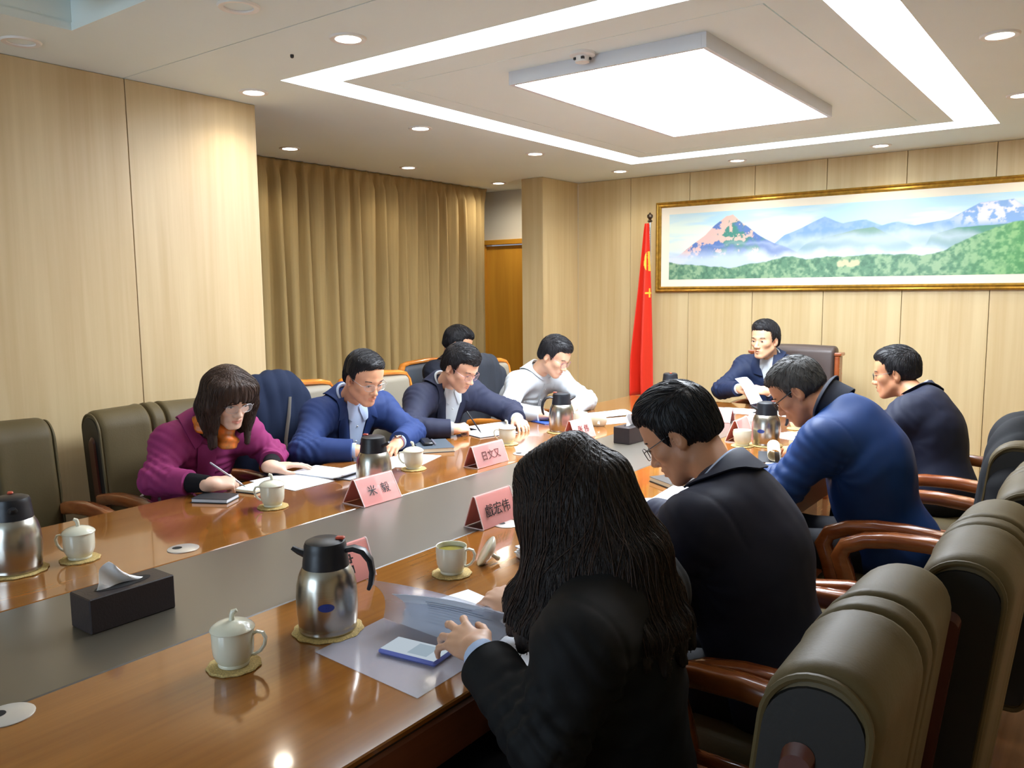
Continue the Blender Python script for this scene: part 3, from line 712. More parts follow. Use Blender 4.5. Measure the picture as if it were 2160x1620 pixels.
M_skins = {}
def skin(c):
    if c not in M_skins: M_skins[c] = (mat('skin_'+c[:6], c[:6], .48, var=.06, vscale=(35, 35, 35), sub=.08), mat('lip_'+c, tuple(a*b for a, b in zip(lin(c[:6]), (.80, .5, .5) if c.endswith('f') else (.84, .66, .64))), .45))
    return M_skins[c]
def hairmat(name, c, rough=.42, sc=(130, 130, 22)): return mat(name, c, rough, var=.35, vscale=sc, bump=.9, bscale=sc, spec=.35)
M_hair = hairmat('black_hair', '17161A', .5); M_hairg = hairmat('greying_hair', '3A3937', .55); M_hairb = hairmat('brown_hair', '3C2A21', .52, (150, 150, 9)); M_hairl = hairmat('dark_long_hair', '1E1512', .58, (190, 190, 6))
M_sclera = mat('eye_white', 'D8D4CE', .25); M_iris = mat('dark_iris', '1A100C', .2); M_lash = mat('eyelash', '17110F', .6); M_lens = mat('clear_lens', 'F4F6FA', .05, alpha=.12, spec=.6)
M_gblack = mat('black_spectacle_frame', '14141A', .3); M_gsilver = mat('silver_spectacle_frame', 'B9B4B4', .3, metal=.8); M_gpink = mat('rosy_spectacle_frame', '9A6A72', .3, metal=.3)

class Person:
    def __init__(s, label, group=None, name='person', **k):
        s.__dict__.update(dict(g='m', fwd=0., hair=M_hair, skin_c='D9A887', vox=.0055, cvox=.0085, hs=1.05, lips=True, fat=1.0, eyes=1.0, seed=1, roll=0.)); s.__dict__.update(k)
        a = s.fwd; s.F = dirn(a); s.Rt = np.array((math.sin(a), -math.cos(a), 0))
        s.P, s.C, s.N, s.H = (np.array(v, float) for v in (s.P, s.C, s.N, s.H))
        s.HR = head_rot(s.yaw, s.pitch, s.roll)
        s.root = thing(name, label, 'person', (s.P[0], s.P[1], 0), 0, group); s.o = (s.P[0], s.P[1], 0)
        s.arms = {}
    def hl(s, p): return s.HR @ (np.array(p, float)*s.hs)+s.H
    def put(s, nm, sdf, m, vox, parent=None, disp=None, fm=None):
        V, F = sdf_mesh(sdf, vox)
        if disp is not None: V = disp(V, vnormals(V, F))
        f = fm(V[F].mean(1)) if fm is not None else None
        return mesh_np(nm, V, F, m, parent or s.root, s.o, f)
    def build_body(s):
        b = head_sdf(s.g, s.eyes, getattr(s, 'jaw', 1.), getattr(s, 'wide', 1.)).xf(s.HR, s.H, s.hs)
        f = .82*s.fat
        b.cap(s.hl((0, -.022, -.05)), s.N*.8+s.C*.2+s.F*.012, .053*s.hs, .056, k=.025)
        tl = unit(s.C-s.P); mid = (s.P+s.C)/2
        R = np.stack([s.Rt, unit(np.cross(tl, s.Rt)), tl], 1)
        b.cap(s.N*.75+s.C*.25+s.F*.012, s.C, .05, .07, k=.04); b.ell(s.C, (.15*f, .09*f, .13), R, k=.05); b.ell(mid, (.135*f, .09*f, .16), R, k=.05); b.ell(s.P, (.15*f, .11*f, .12), R, k=.05)
        for sd in (1, -1):
            S, E, Wp, yd, zd, cur, th, spr = s.armspec[sd]
            S, E, Wp = (np.array(v, float) for v in (S, E, Wp)); s.arms[sd] = (S, E, Wp)
            b.cap(s.C+(S-s.C)*.3, S, .06, .05, k=.04); b.cap(S, E, .044, .036, k=.02); b.cap(E, Wp, .036, .026, k=.015)
            b += hand_prims(Wp, yd, zd, sd, cur, spr, .98 if s.g == 'm' else .98, th)
        for sd in (1, -1):
            hip = s.P+s.Rt*sd*.085-np.array((0, 0, .02)); kn = hip+s.F*.40+s.Rt*sd*.03+np.array((0, 0, -.02)); an = kn+s.F*.06-np.array((0, 0, .40))
            b.cap(hip, kn, .065, .045, k=.03); b.cap(kn, an, .043, .03, k=.02); b.cap(an, an+s.F*.1-np.array((0, 0, .05)), .025, .02, k=.01)
            s.__dict__['leg%d' % sd] = (hip, kn, an)
        sk = skin(s.skin_c+s.g)
        def fm(c):
            l = (c-s.H) @ s.HR/s.hs
            return ((np.abs(l[:, 0]) < .024) & (l[:, 1] > .0855) & (((l[:, 2]+.0622)/.0095)**2+(l[:, 0]/.0225)**2 < 1)).astype(int)
        s.body = s.put('body', b, sk, s.vox, fm=fm)
        return s
    def face(s, look=0., lids=.5, brow=.0, eyew=1.0):
        """eyes, lashes and brows; lids 0 closed .. 1 open"""
        w = getattr(s, 'wide', 1.)
        for x in (-1, 1):
            m = MB(); rows = []; H = .0015+.0048*lids
            m.grid([[tuple(s.hl((x*.033*w+.0125*math.cos(t)*r*eyew, .0887+.0016*(1-r*r), .0035+H*math.sin(t)*r))-np.array(s.o)) for t in np.linspace(0, 2*PI, 16, endpoint=False)] for r in (1, .7, .35, .02)], closed=True)
            m.mi = 1; ir = min(H*.98, .0052)
            m.grid([[tuple(s.hl((x*.033*w+look+.0052*math.cos(t)*r, .0905+.0008*(1-r*r), .0035+ir*math.sin(t)*r))-np.array(s.o)) for t in np.linspace(0, 2*PI, 12, endpoint=False)] for r in (1, .5, .02)], closed=True)
            e = m.build('eye', [M_sclera, M_iris], s.body)
            p = [s.hl((x*.033*w+q*.0145*eyew, .0890+.0022*(1-q*q), .0035+H*(1-q*q)+.0006))-np.array(s.o) for q in np.linspace(-1, 1, 9)]
            MB().tube(p, [.0008+.0010*(1-abs(q)) for q in np.linspace(-1, 1, 9)], 6).build('eyelash', M_lash, e)
            p = [s.hl((x*(.014+.038*q)*w, .0925-.012*q*q, .0235+.006*math.sin(q*2.4)-.002*q+brow*(1-q)))-np.array(s.o) for q in np.linspace(0, 1, 9)]
            MB().tube(p, [(.0012 if s.g == 'f' else .0022)+.0024*math.sin(PI*min(1, q*.8+.2)) for q in np.linspace(0, 1, 9)], 6, .8).build('eyebrow', M_hair, s.body)
        return s
    def hair_short(s, front=.075, vol=1.0, part=.0, nape=-.062, amp=.0010, side=1.0, slope=.8, fringe=None, sweep=(.5, .7), ns=900, ln=.045, m2=None):
        w = getattr(s, 'wide', 1.)
        h = SDF().ell((0, -.012, .045), (.0825*w, .101, .093), k=.01).ell((0, .028, .048), (.0725*w, .067, .067), k=.02).ell((0, -.062, -.015), (.062*w, .038, .055), k=.03)
        for x in (-1, 1): h.ell((x*.060*w, -.008, .018), (.0215*side, .055, .045), k=.02)
        h.ell((part*.02, .020, .096), (.060*w, .066, .034*vol), k=.035)
        if fringe: h.cap((-.05*w, .068, .074), (.045*w, .076, .082), fringe, fringe*.9, k=.025)
        h.pln((0, .093, front), (0, slope, -.6), k=.008)
        for x in (-1, 1): h.pln((x*.062*w, .05, .045), (x*.62, .75, -.22), k=.012)
        h.pln((0, 0, nape), (0, -.25, -1), k=.010)
        for x in (-1, 1): h.ell((x*.088*w, .002, -.016), (.032, .027, .036), k=.008, op=-1)
        h = h.xf(s.HR, s.H, s.hs)
        def disp(V, N):
            l = (V-s.H) @ s.HR
            st = np.sin(l[:, 0]*230+3*np.sin(l[:, 1]*26+s.seed)+7*l[:, 2])
            return V+N*(amp*st+amp*.8*waves(V, s.seed, 120))[:, None]
        s.hairob = s.put('hair', h, s.hair, .0045, disp=disp)
        def flow(l):
            sx = np.tanh(l[:, 0]/.03); top = np.clip((l[:, 2]-.06)/.05, 0, 1)[:, None]
            a = np.stack([np.full(len(l), sweep[0]), np.full(len(l), sweep[1]), np.full(len(l), -.1)], 1)
            b = np.stack([sx*.1, np.where(l[:, 1] > -.05, .25, -.1), np.full(len(l), -1.)], 1)
            return a*top+b*(1-top)
        s.strands(h, ns, flow, ln, 7, .0011, m2 or s.hair, lift=.0022)
        return s
    def strands(s, sdf, n, flow, ln, k, r, m, lift=.001, zmin=-.05, box=None):
        """fine locks combed over the hair surface"""
        g = np.random.default_rng(s.seed); me = s.hairob.data; V = np.empty(len(me.vertices)*3, 'f'); me.vertices.foreach_get('co', V); V = V.reshape(-1, 3)+np.array(s.o)
        X = V[g.integers(0, len(V), n)].astype(float); mb = MB(); L = ln*(.6+.8*g.random(n)); path = [X.copy()]
        jit = g.normal(size=(n, 3))*.16
        def grad(X):
            e = .0015; return np.stack([ev(sdf.p, X+np.eye(3)[i]*e)-ev(sdf.p, X-np.eye(3)[i]*e) for i in range(3)], 1)/(2*e)
        for i in range(k):
            l = (X-s.H) @ s.HR/s.hs; d = (flow(l)+jit) @ s.HR.T; G = grad(X); G /= np.linalg.norm(G, axis=1, keepdims=True)+1e-9
            d -= G*(d*G).sum(1, keepdims=True); d /= np.linalg.norm(d, axis=1, keepdims=True)+1e-9
            X = X+d*(L/k*np.clip((X[:, 2]-getattr(s, 'zmin', -9))/.03, 0, 1))[:, None]; dd = ev(sdf.p, X); X = X-G*(np.clip(dd, -.01, .01)-lift*(.4+i/k))[:, None]; path.append(X.copy())
        Q = np.stack(path, 1)-np.array(s.o); rr_ = r*np.array([.5]+[1.]*(k-2)+[.7, .25])
        for j in range(n): mb.tube(Q[j], list(rr_[:k+1]), 4)
        o = mb.build('hair_strands', m, s.hairob, True, fix=False, angle=180); o['kind'] = 'stuff'; return o
    def torso_sdf(s, inf=0., sleeve=1.0, hem=.10, arms=True, wl=1.0):
        t = SDF(); f = s.fat; tl = unit(s.C-s.P); mid = s.P*.5+s.C*.5-s.F*getattr(s, 'hunch', .03)
        R = np.stack([s.Rt, unit(np.cross(tl, s.Rt)), tl], 1); up2 = unit(s.C-mid); R2 = np.stack([s.Rt, unit(np.cross(up2, s.Rt)), up2], 1)
        q = .9 if s.g == 'f' else 1.
        t.ell(s.P, (.18*f*q+inf, .14*f*q+inf, .16), R, k=.06); t.ell(mid, (.17*f*q*wl+inf, .128*f*q+inf, .18), R, k=.07)
        t.ell(s.C-up2*.04, (.185*f*q+inf, .125*f*q+inf, .16), R2, k=.07)
        S1, S2 = np.array(s.armspec[1][0], float), np.array(s.armspec[-1][0], float)
        sh = .052*f*q+inf
        t.cap(S1, S2, sh, k=.08); t.cap(s.N-up2*.035, S1, .056*q+inf*.6, sh, k=.05); t.cap(s.N-up2*.035, S2, .056*q+inf*.6, sh, k=.05); t.cap(s.N-up2*.03, s.C, .060*q+inf*.4, .10*q+inf, k=.05)
        bk = s.N*.45+s.C*.55-s.F*.015-up2*.01; t.ell(bk, (.150*f*q+inf, .072*f+inf*.7, .125), R2, k=.06)
        if arms:
            for sd in (1, -1):
                S, E, Wp = (np.array(v, float) for v in s.armspec[sd][:3]); u = unit(Wp-E); end = E+(Wp-E)*sleeve
                t.cap(S-(0, 0, .012), E, .057*f*q+inf, .051*f*q+inf, k=.075); t.cap(E, end+u*.02, .053*f*q+inf, .041*q+inf, k=.02)
                t.p.append(('k', end, u, None, None, .003, 3, end, .09))
        return t
    def cloth(s, nm, sdf, m, amp=.004, fold=.007, vox=None, parent=None, cuts=(), seam=True, crease=1.0):
        cutp = [q for q in sdf.p if q[0] == 'k']; sdf.p = [q for q in sdf.p if q[0] != 'k']
        V, F = sdf_mesh(sdf, vox or s.cvox)
        N = vnormals(V, F); X = V
        d = amp*(waves(X, s.seed, 38)+.5*waves(X, s.seed+5, 85))
        for sd in (1, -1):
            S, E, Wp = (np.array(v, float) for v in s.armspec[sd][:3])
            for A, Bp, ph, off in ((S, E, 0, .75), (E, Wp, 1.3, .3)):
                L = np.linalg.norm(Bp-A); u = (Bp-A)/L; r = X-A; tt = r @ u; rad = np.linalg.norm(r-tt[:, None]*u, axis=1); on = (rad < .11) & (tt > -.06) & (tt < L+.06)
                g = np.where(on, np.exp(-((np.linalg.norm(X-E, axis=1))/.11)**2)+.35*np.exp(-((tt-L*.15)/.06)**2)*(ph == 0), 0)
                side = r @ unit(np.cross(u, (0, 0, 1)))
                d += fold*crease*g*(np.abs(np.sin((tt*1.0+side*.55)*75+ph+2*waves(X, s.seed+9, 30, 3)))**1.5-.35)
            A = S*.62+s.C*.38-np.array((0, 0, .10)); rel = X-A; rr = np.linalg.norm(rel, axis=1); an = np.arctan2(rel[:, 2], rel @ s.F)
            d += fold*.75*crease*np.exp(-(rr/.13)**2)*np.clip(rr/.03, 0, 1)*(np.abs(np.sin(an*4.5+3*waves(X, s.seed+21, 14, 3)+rr*12))**2-.4)
            if seam:                                            # armhole seam
                ax = unit(E-S)*.35+s.Rt*sd*.95; ax = unit(ax); q = (X-S) @ ax; nr = np.linalg.norm(X-S, axis=1) < .14
                d -= .0025*np.exp(-((q+.018)/.008)**2)*nr
        V = V+N*d[:, None]
        for q in cutp:                                          # trim sleeve ends square at the cuff
            rel = V-q[1]; a = rel @ q[2]; m_ = (a > 0) & (np.linalg.norm(rel, axis=1) < .13); V[m_] -= q[2]*(a[m_]*.97)[:, None]
        o = mesh_np(nm, V, F, m, parent or s.root, s.o)
        return o
    def trousers(s, m, shoe):
        t = SDF(); t.ell(s.P-np.array((0, 0, .0)), (.18*s.fat, .145*s.fat, .12), np.stack([s.Rt, s.F, (0, 0, 1)], 1), k=.05)
        for sd in (1, -1):
            h, k_, a = getattr(s, 'leg%d' % sd); t.cap(h, k_, .088*s.fat, .068, k=.04); t.cap(k_, a, .068, .052, k=.03)
        s.put('trousers', t, m, .014)
        for sd in (1, -1):
            h, k_, a = getattr(s, 'leg%d' % sd); b = SDF(); e = a*np.array((1, 1, 0))+np.array((0, 0, .035)); b.cap(e-s.F*.03, e+s.F*.13, .036, .03, k=.02); b.cap(a, e, .045, .036, k=.02); b.pln((0, 0, .004), (0, 0, -1), .003)
            s.put('shoe', b, shoe, .01)
        return s
    # ---- patches laid on the chest
    def frame(s, up=None):
        s.up = unit(s.N-s.P*.4-s.C*.6) if up is None else unit(up); s.fo = unit(np.cross(s.up, s.Rt)); 
        if s.fo @ s.F < 0: s.fo = -s.fo
        return s
    def proj(s, sdf, u, v, off=.003, origin=None):
        O = (s.N if origin is None else np.array(origin))+s.Rt*np.array(u)[..., None]-s.up*np.array(v)[..., None]+s.fo*.32
        P = [q for q in sdf.p if q[0] != 'k']
        t = np.zeros(O.shape[:-1])
        for i in range(60):
            d = ev(P, O-s.fo*t[..., None])-off; t += np.clip(d*.8, -.02, .04); t = np.minimum(t, .52)
        return O-s.fo*t[..., None]
    def patch(s, nm, sdf, A, B, m, off=.004, n=16, k=6, thick=.003, parent=None, bulge=0., dz=None):
        """strip between polylines A and B given as (u,v) on the chest plane"""
        def rs(P):
            P = np.array(P, float); L = np.r_[0, np.cumsum(np.linalg.norm(np.diff(P, axis=0), axis=1))]; t = np.linspace(0, L[-1], n)
            return np.stack([np.interp(t, L, P[:, 0]), np.interp(t, L, P[:, 1])], 1)
        a, b = rs(A), rs(B); w = np.linspace(0, 1, k)[None, :, None]; G = a[:, None]*(1-w)+b[:, None]*w
        Q = s.proj(sdf, G[..., 0], G[..., 1], off)
        if bulge: Q = Q+s.fo*(bulge*np.sin(PI*np.linspace(0, 1, k)))[None, :, None]
        Q = Q-np.array(s.o); gm = MB().grid(Q, thick=0)
        gb = MB(); gb.grid(Q, thick=thick) if True else None
        # make sure the slab grows inwards
        nn = np.cross(Q[1, 0]-Q[0, 0], Q[0, 1]-Q[0, 0])
        if nn @ s.fo > 0: gb = MB(); gb.grid(Q[:, ::-1], thick=thick)
        return gb.build(nm, m, parent or s.root, True, angle=50)
    def disc(s, nm, sdf, u, v, r, m, off=.006, parent=None):
        c = s.proj(sdf, np.array([u]), np.array([v]), off)[0]-np.array(s.o); R = Matrix(np.stack([s.Rt, s.up, s.fo], 1).tolist())
        return MB().lathe([(r, -.002), (r, .001), (r*.7, .002)], 12, c=tuple(c), R=R).build(nm, m, parent or s.root)
    def collar(s, nm, m, r=.068, h=.04, fall=.035, gap=.5, tilt=.25, parent=None, off=(0, 0, 0), flare=.02, thick=.003, wx=1.0, wy=1.0, back=1.0, axis=None, on=None):
        """stand-and-fall collar round the neck; gap = opening half-angle at the front"""
        ax = unit(unit(s.hl((0, -.022, -.05))-s.N)*.6+unit(s.N-s.C)*.4) if axis is None else unit(axis); f = unit(s.F-ax*(s.F @ ax)); f = unit(f*math.cos(tilt)-ax*math.sin(tilt)); ax2 = unit(np.cross(s.Rt, f)); 
        if ax2 @ ax < 0: ax2 = -ax2
        c = s.N+np.array(off, float); rows = []
        for a in np.linspace(gap, 2*PI-gap, 30):
            e = np.array((math.sin(a), math.cos(a))); bk = .5-.5*e[1]
            fr = max(0, 1-min(a-gap, 2*PI-gap-a)/.55); fl0 = fall*(1 if on is not None else .45)
            hh = h*(.7+.3*bk*back); fl = fl0*(1+(.55 if on is not None else 2.2)*fr)
            prof = [(r, -.01), (r, hh*.5), (r+.001, hh), (r+.004, hh+.003), (r+.009, hh), (r+.009+flare*.6*(1 if on is not None else .25+.9*fr), hh-fl*.55), (r+.009+flare*(1 if on is not None else .25+.9*fr), hh-fl)]
            rows.append([c+s.Rt*e[0]*rr*wx+f*e[1]*rr*wy+ax2*z for rr, z in prof])
        rows = np.array(rows)
        if on is not None:                                      # lay the falling leaf on the garment below
            P = [q for q in on.p if q[0] != 'k']; E_ = rows[:, -1].copy(); top = rows[:, 4].copy(); dn = -ax2*.75-unit(s.N-s.C)*.25
            for i in range(14):
                dd = ev(P, E_)-(thick+.003); E_ += dn*np.clip(dd*.8, -.02, .02)[:, None]
            for i in range(3):
                g = np.stack([ev(P, E_+np.eye(3)[j]*.002)-ev(P, E_-np.eye(3)[j]*.002) for j in range(3)], 1); g /= np.linalg.norm(g, axis=1, keepdims=True)+1e-9
                E_ -= g*np.minimum(0, ev(P, E_)-(thick+.003))[:, None]
            lim = E_-top; ll = np.linalg.norm(lim, axis=1, keepdims=True); E_ = top+lim*np.minimum(1, (fall*1.9)/(ll+1e-9))
            rows[:, -1] = E_; M_ = (top+E_)/2; dd = ev(P, M_); g = np.stack([ev(P, M_+np.eye(3)[j]*.002)-ev(P, M_-np.eye(3)[j]*.002) for j in range(3)], 1); g /= np.linalg.norm(g, axis=1, keepdims=True)+1e-9
            rows[:, -2] = M_+g*np.maximum(0, thick+.006-dd)[:, None]
        rows = rows-np.array(s.o)
        return MB().grid(rows, thick=thick).build(nm, m, parent or s.root, True, angle=70)
    def glasses(s, m, rw=.0245, rh=.017, r=.0011, y=.108, z=.002, half=False, lens=True, tr=None):
        w = getattr(s, 'wide', 1.); o = np.array(s.o); tr = tr or r
        g = MB(); L = []
        for x in (-1, 1):
            pts = []
            for t in np.linspace(0, 2*PI, 28, endpoint=False):
                c_, s_ = math.cos(t), math.sin(t); n_ = 2.6
                px = rw*abs(c_)**(2/n_)*(1 if c_ > 0 else -1); pz = rh*abs(s_)**(2/n_)*(1 if s_ > 0 else -1)
                pts.append((x*.034*w+px, y-.35*((x*.034*w+px)/.06)**2*.03, z+pz))
            L.append(pts); g.tube([s.hl(p)-o for p in pts], r, 6, closed=True)
            g.tube([s.hl(p)-o for p in ((x*(.034*w+rw), y-.010, z+.006), (x*.074*w, y-.022, z+.008), (x*.0785*w, .05, z+.010), (x*.080*w, .0, z+.014), (x*.078*w, -.025, z+.004))], tr, 6)
        g.tube([s.hl(p)-o for p in ((-.0345*w+rw, y, z+.004), (0, y+.003, z+.007), (.0345*w-rw, y, z+.004))], r, 6)
        G = g.build('glasses', m, s.root)
        if lens:
            for pts in L:
                c = np.mean(pts, 0); MB().grid([[tuple(s.hl(c+(np.array(p)-c)*q)-o) for p in pts] for q in (.97, .6, .02)], closed=True).build('lens', M_lens, G)
        return G
# ================================================================ people
def fabric(name, c, rough=.75, b=.06, sc=(900, 900, 900), var=.06): return mat(name, c, rough, var=var, vscale=(6, 6, 6), bump=b, bscale=sc, spec=.25)
F_magenta = fabric('magenta_wool', '8A2E63'); F_blue = fabric('royal_blue_suit', '24386A', .7); F_navy = fabric('navy_suit', '272B40', .7); F_white = fabric('white_cotton', 'BDC3C8', .8, .05)
F_lblue = fabric('pale_blue_cotton', 'B4C6E4', .8, .1); F_jack = fabric('navy_jacket', '1D2946', .6); F_dark = fabric('dark_suit', '191D2A', .7); F_dark4 = fabric('midnight_suit', '1D2236', .65); F_bright = fabric('bright_blue_jacket', '17386E', .55)
F_bcol = fabric('dark_collar', '0F1728', .7); F_navy2 = fabric('dark_navy_suit', '22273C', .65); F_coat = fabric('black_coat', '121315', .75); F_blackk = fabric('black_knit', '121218', .85); F_beige = fabric('beige_knit', 'C9AE85', .85)
F_trous = fabric('dark_trousers', '16171C', .8); M_shoe = mat('black_shoe', '0C0C0D', .3); F_scarf = mat('orange_scarf', 'E8761A', .45, var=.6, vscale=(26, 26, 26), dark='8E5A22', bump=.3)
M_button = mat('dark_button', '15161C', .35); M_pbutton = mat('shirt_button', 'F4F4F2', .3)
def dress(p, body_only=False): p.trousers(F_trous, M_shoe)
INF = .012
def suit(p, F, Fs, lap=.115, apex=.34, vtop=.062, buttons=2, shirtcol=True, sleeve=.93, inf=.012, amp=.004, fold=.008, front=True, pocket=False):
    T = p.torso_sdf(inf, sleeve); J = p.cloth('jacket', SDF() + T, F, amp, fold)
    for sd in (1, -1):                                          # shirt cuff
        S, E, Wp = (np.array(v, float) for v in p.armspec[sd][:3]); u = unit(Wp-E); a = E+(Wp-E)*(sleeve-.06)-np.array(p.o); b = E+(Wp-E)*(sleeve+.07)-np.array(p.o)
        MB().tube([a, b, b-u*.004, a], [.036, .0375, .032, .030], 18).build('shirt_cuff', Fs, p.root, angle=50)
    p.frame()
    if front:
        TT = p.torso_sdf(inf, arms=False)+SDF().cap(p.N-p.up*.06, p.N+p.up*.05, .066, k=.03)
        p.patch('shirt_front', TT+SDF().cap(p.N-p.up*.05, p.N+p.up*.08, .058, k=.03), [(-vtop*.6, -.03), (-vtop*.95, .012), (-.032, apex*.55), (-.004, apex)], [(vtop*.6, -.03), (vtop*.95, .012), (.032, apex*.55), (.004, apex)], Fs, .006, 20, 9, .003)
        for s_ in (-1, 1):
            I = [(s_*vtop*.95, -.03), (s_*.058, .06), (s_*.034, apex*.58), (s_*.002, apex+.01)]; O = [(s_*.088, -.03), (s_*lap*.98, .075), (s_*lap*.8, apex*.56), (s_*.014, apex+.03)]
            lp = p.patch('lapel', TT, I, O, F, .009, 16, 6, .004, J, bulge=.004)
            p.patch('collar_leaf', TT, [(s_*.066, -.05), (s_*.078, .03)], [(s_*.10, -.03), (s_*lap*1.06, .052)], F, .0125, 6, 5, .004, J, bulge=.003)
            p.patch('shirt_collar_leaf', TT, [(s_*.006, -.012), (s_*.012, .012), (s_*.036, .062)], [(s_*.050, -.045), (s_*.060, -.01), (s_*.060, .045)], Fs, .011, 8, 5, .003, bulge=.003)
        for k in range(3): p.disc('shirt_button', TT, 0., .09+.085*k, .0048, M_pbutton, .007)
        for k in range(buttons): p.disc('button', TT, .012, apex+.035+.10*k, .009, M_button, .008, J)
    if shirtcol: p.collar('shirt_collar', Fs, .0655, .042, .040, .30)
    p.collar('jacket_collar', F, .074, .034, .040, 1.0, parent=J, flare=.024, thick=.005, on=p.torso_sdf(inf, arms=False))
    return J, T
def lips_dummy(): pass

P_L1 = Person('woman with shoulder-length brown hair in a magenta coat and orange scarf, writing', P=(-3.36, 2.03, .56), C=(-3.25, 2.03, .86), N=(-3.18, 2.03, .985), H=(-3.035, 2.045, 1.105), yaw=math.radians(-8), pitch=math.radians(22),
    g='f', skin_c='DDB49C', fat=.97, vox=.005, cvox=.008, seed=3, hs=1.0, wide=.98,
    armspec={1: ((-3.19, 1.865, .93), (-3.11, 1.74, .80), (-2.868, 1.835, .795), (.25, .95, .0), (.45, -.35, .8), PEN, (.7, .6), .06),
             -1: ((-3.17, 2.20, .93), (-3.13, 2.33, .80), (-2.975, 2.20, .788), (.30, .95, -.02), (0, 0, 1), FLAT, (.2, .2), .09)})
P_L2 = Person('man in a royal blue suit and pale blue shirt, arms folded on the table', P=(-3.40, 2.88, .56), C=(-3.27, 2.86, .86), N=(-3.19, 2.835, 1.0), H=(-3.03, 2.81, 1.118), yaw=math.radians(-6), pitch=math.radians(22),
    skin_c='D79F7C', fat=1.05, vox=.005, seed=4, wide=1.02, jaw=1.05,
    armspec={1: ((-3.21, 2.665, .935), (-3.09, 2.47, .80), (-2.90, 2.63, .797), (.35, .9, -.05), (.0, .0, 1), REST, (.2, .2), .06),
             -1: ((-3.16, 3.045, .935), (-2.98, 3.10, .805), (-2.87, 2.885, .80), (.35, -.9, -.12), (.1, 0, 1), REST, (.2, .2), .05)})
P_L3 = Person('young man with thick black hair in a navy suit and white shirt, writing', P=(-3.40, 3.62, .56), C=(-3.27, 3.60, .86), N=(-3.19, 3.575, 1.0), H=(-3.03, 3.545, 1.11), yaw=math.radians(4), pitch=math.radians(30),
    skin_c='DFAE90', fat=1.08, vox=.005, seed=5, wide=1.05, jaw=1.1,
    armspec={1: ((-3.21, 3.405, .935), (-3.09, 3.19, .80), (-2.92, 3.36, .797), (.35, .92, .0), (.4, -.3, .85), PEN, (.7, .6), .06),
             -1: ((-3.16, 3.785, .935), (-2.99, 3.98, .805), (-2.81, 3.80, .80), (.8, -.55, -.10), (0, 0, 1), REST, (.3, .2), .07)})
P_L4 = Person('man with short black hair and rosy glasses in a plain white shirt, reading papers', P=(-3.38, 4.50, .56), C=(-3.24, 4.48, .86), N=(-3.15, 4.465, 1.0), H=(-2.995, 4.455, 1.112), yaw=math.radians(6), pitch=math.radians(30),
    skin_c='D6A788', fat=1.0, vox=.005, seed=6, wide=.98,
    armspec={1: ((-3.16, 4.285, .945), (-3.06, 4.03, .80), (-2.81, 4.06, .79), (.8, .5, .0), (0, 0, 1), FLAT, (.2, .2), .07),
             -1: ((-3.09, 4.655, .94), (-2.86, 4.66, .81), (-2.82, 4.42, .79), (.2, -.9, -.05), (0, 0, 1), REST, (.2, .2), .06)})
P_CH = Person('man speaking at the head of the table in a navy zip jacket', P=(-2.03, 5.93, .57), C=(-2.045, 5.90, .90), N=(-2.05, 5.86, 1.035), H=(-2.055, 5.765, 1.172), fwd=-PI/2, yaw=math.radians(-104), pitch=math.radians(4),
    skin_c='DDAF8C', fat=1.0, vox=.0045, seed=7, wide=.97, hs=1.08,
    armspec={1: ((-2.235, 5.865, .975), (-2.325, 5.64, .815), (-2.13, 5.485, .85), (.85, -.45, -.05), (-.2, -.5, .8), GRIP, (.3, .5), .05),
             -1: ((-1.865, 5.865, .975), (-1.79, 5.64, .82), (-1.92, 5.45, .85), (-.9, -.2, .12), (.2, -.6, .75), OPEN, (.3, .3), .06)})
P_BG = Person('man in a dark jacket turned away with head bowed on the chair by the curtain', P=(-4.20, 4.77, .56), C=(-4.13, 4.73, .87), N=(-4.08, 4.70, 1.0), H=(-3.975, 4.63, 1.15), yaw=math.radians(32), pitch=math.radians(24),
    skin_c='D9A27E', vox=.006, seed=8,
    armspec={1: ((-4.10, 4.52, .95), (-4.02, 4.44, .72), (-3.80, 4.55, .66), (.8, .5, -.1), (0, 0, 1), REST, (.2, .2), .06), -1: ((-4.10, 4.90, .95), (-3.98, 5.0, .72), (-3.78, 4.86, .66), (.8, -.5, -.1), (0, 0, 1), REST, (.2, .2), .06)})
P_R4 = Person('man in profile with glasses and a midnight blue suit, farthest on the right', P=(-.66, 4.30, .57), C=(-.72, 4.36, .88), N=(-.785, 4.42, 1.01), H=(-.92, 4.50, 1.105), fwd=PI, yaw=math.radians(184), pitch=math.radians(10),
    skin_c='C98E68', fat=1.05, vox=.005, seed=9, hunch=-.02,
    armspec={1: ((-.83, 4.62, .95), (-1.02, 4.73, .80), (-1.2, 4.56, .79), (-.9, -.2, 0), (0, 0, 1), REST, (.2, .2), .06), -1: ((-.80, 4.22, .95), (-.96, 4.12, .80), (-1.17, 4.26, .79), (-.9, .3, 0), (0, 0, 1), REST, (.2, .2), .06)})
P_R3 = Person('man in a bright blue jacket with cropped greying hair, bent over a notebook', P=(-.655, 3.30, .57), C=(-.755, 3.27, .93), N=(-.86, 3.25, 1.10), H=(-1.03, 3.30, 1.135), fwd=PI, yaw=math.radians(186), pitch=math.radians(38),
    skin_c='B9805C', fat=1.08, vox=.005, seed=10, hunch=-.03,
    armspec={1: ((-.90, 3.46, .985), (-1.0, 3.58, .81), (-1.18, 3.74, .80), (-.55, .8, 0), (0, 0, 1), PEN, (.6, .5), .06), -1: ((-.865, 3.07, .985), (-.985, 3.03, .815), (-1.2, 3.17, .79), (-.85, .45, 0), (0, 0, 1), REST, (.2, .2), .06)})
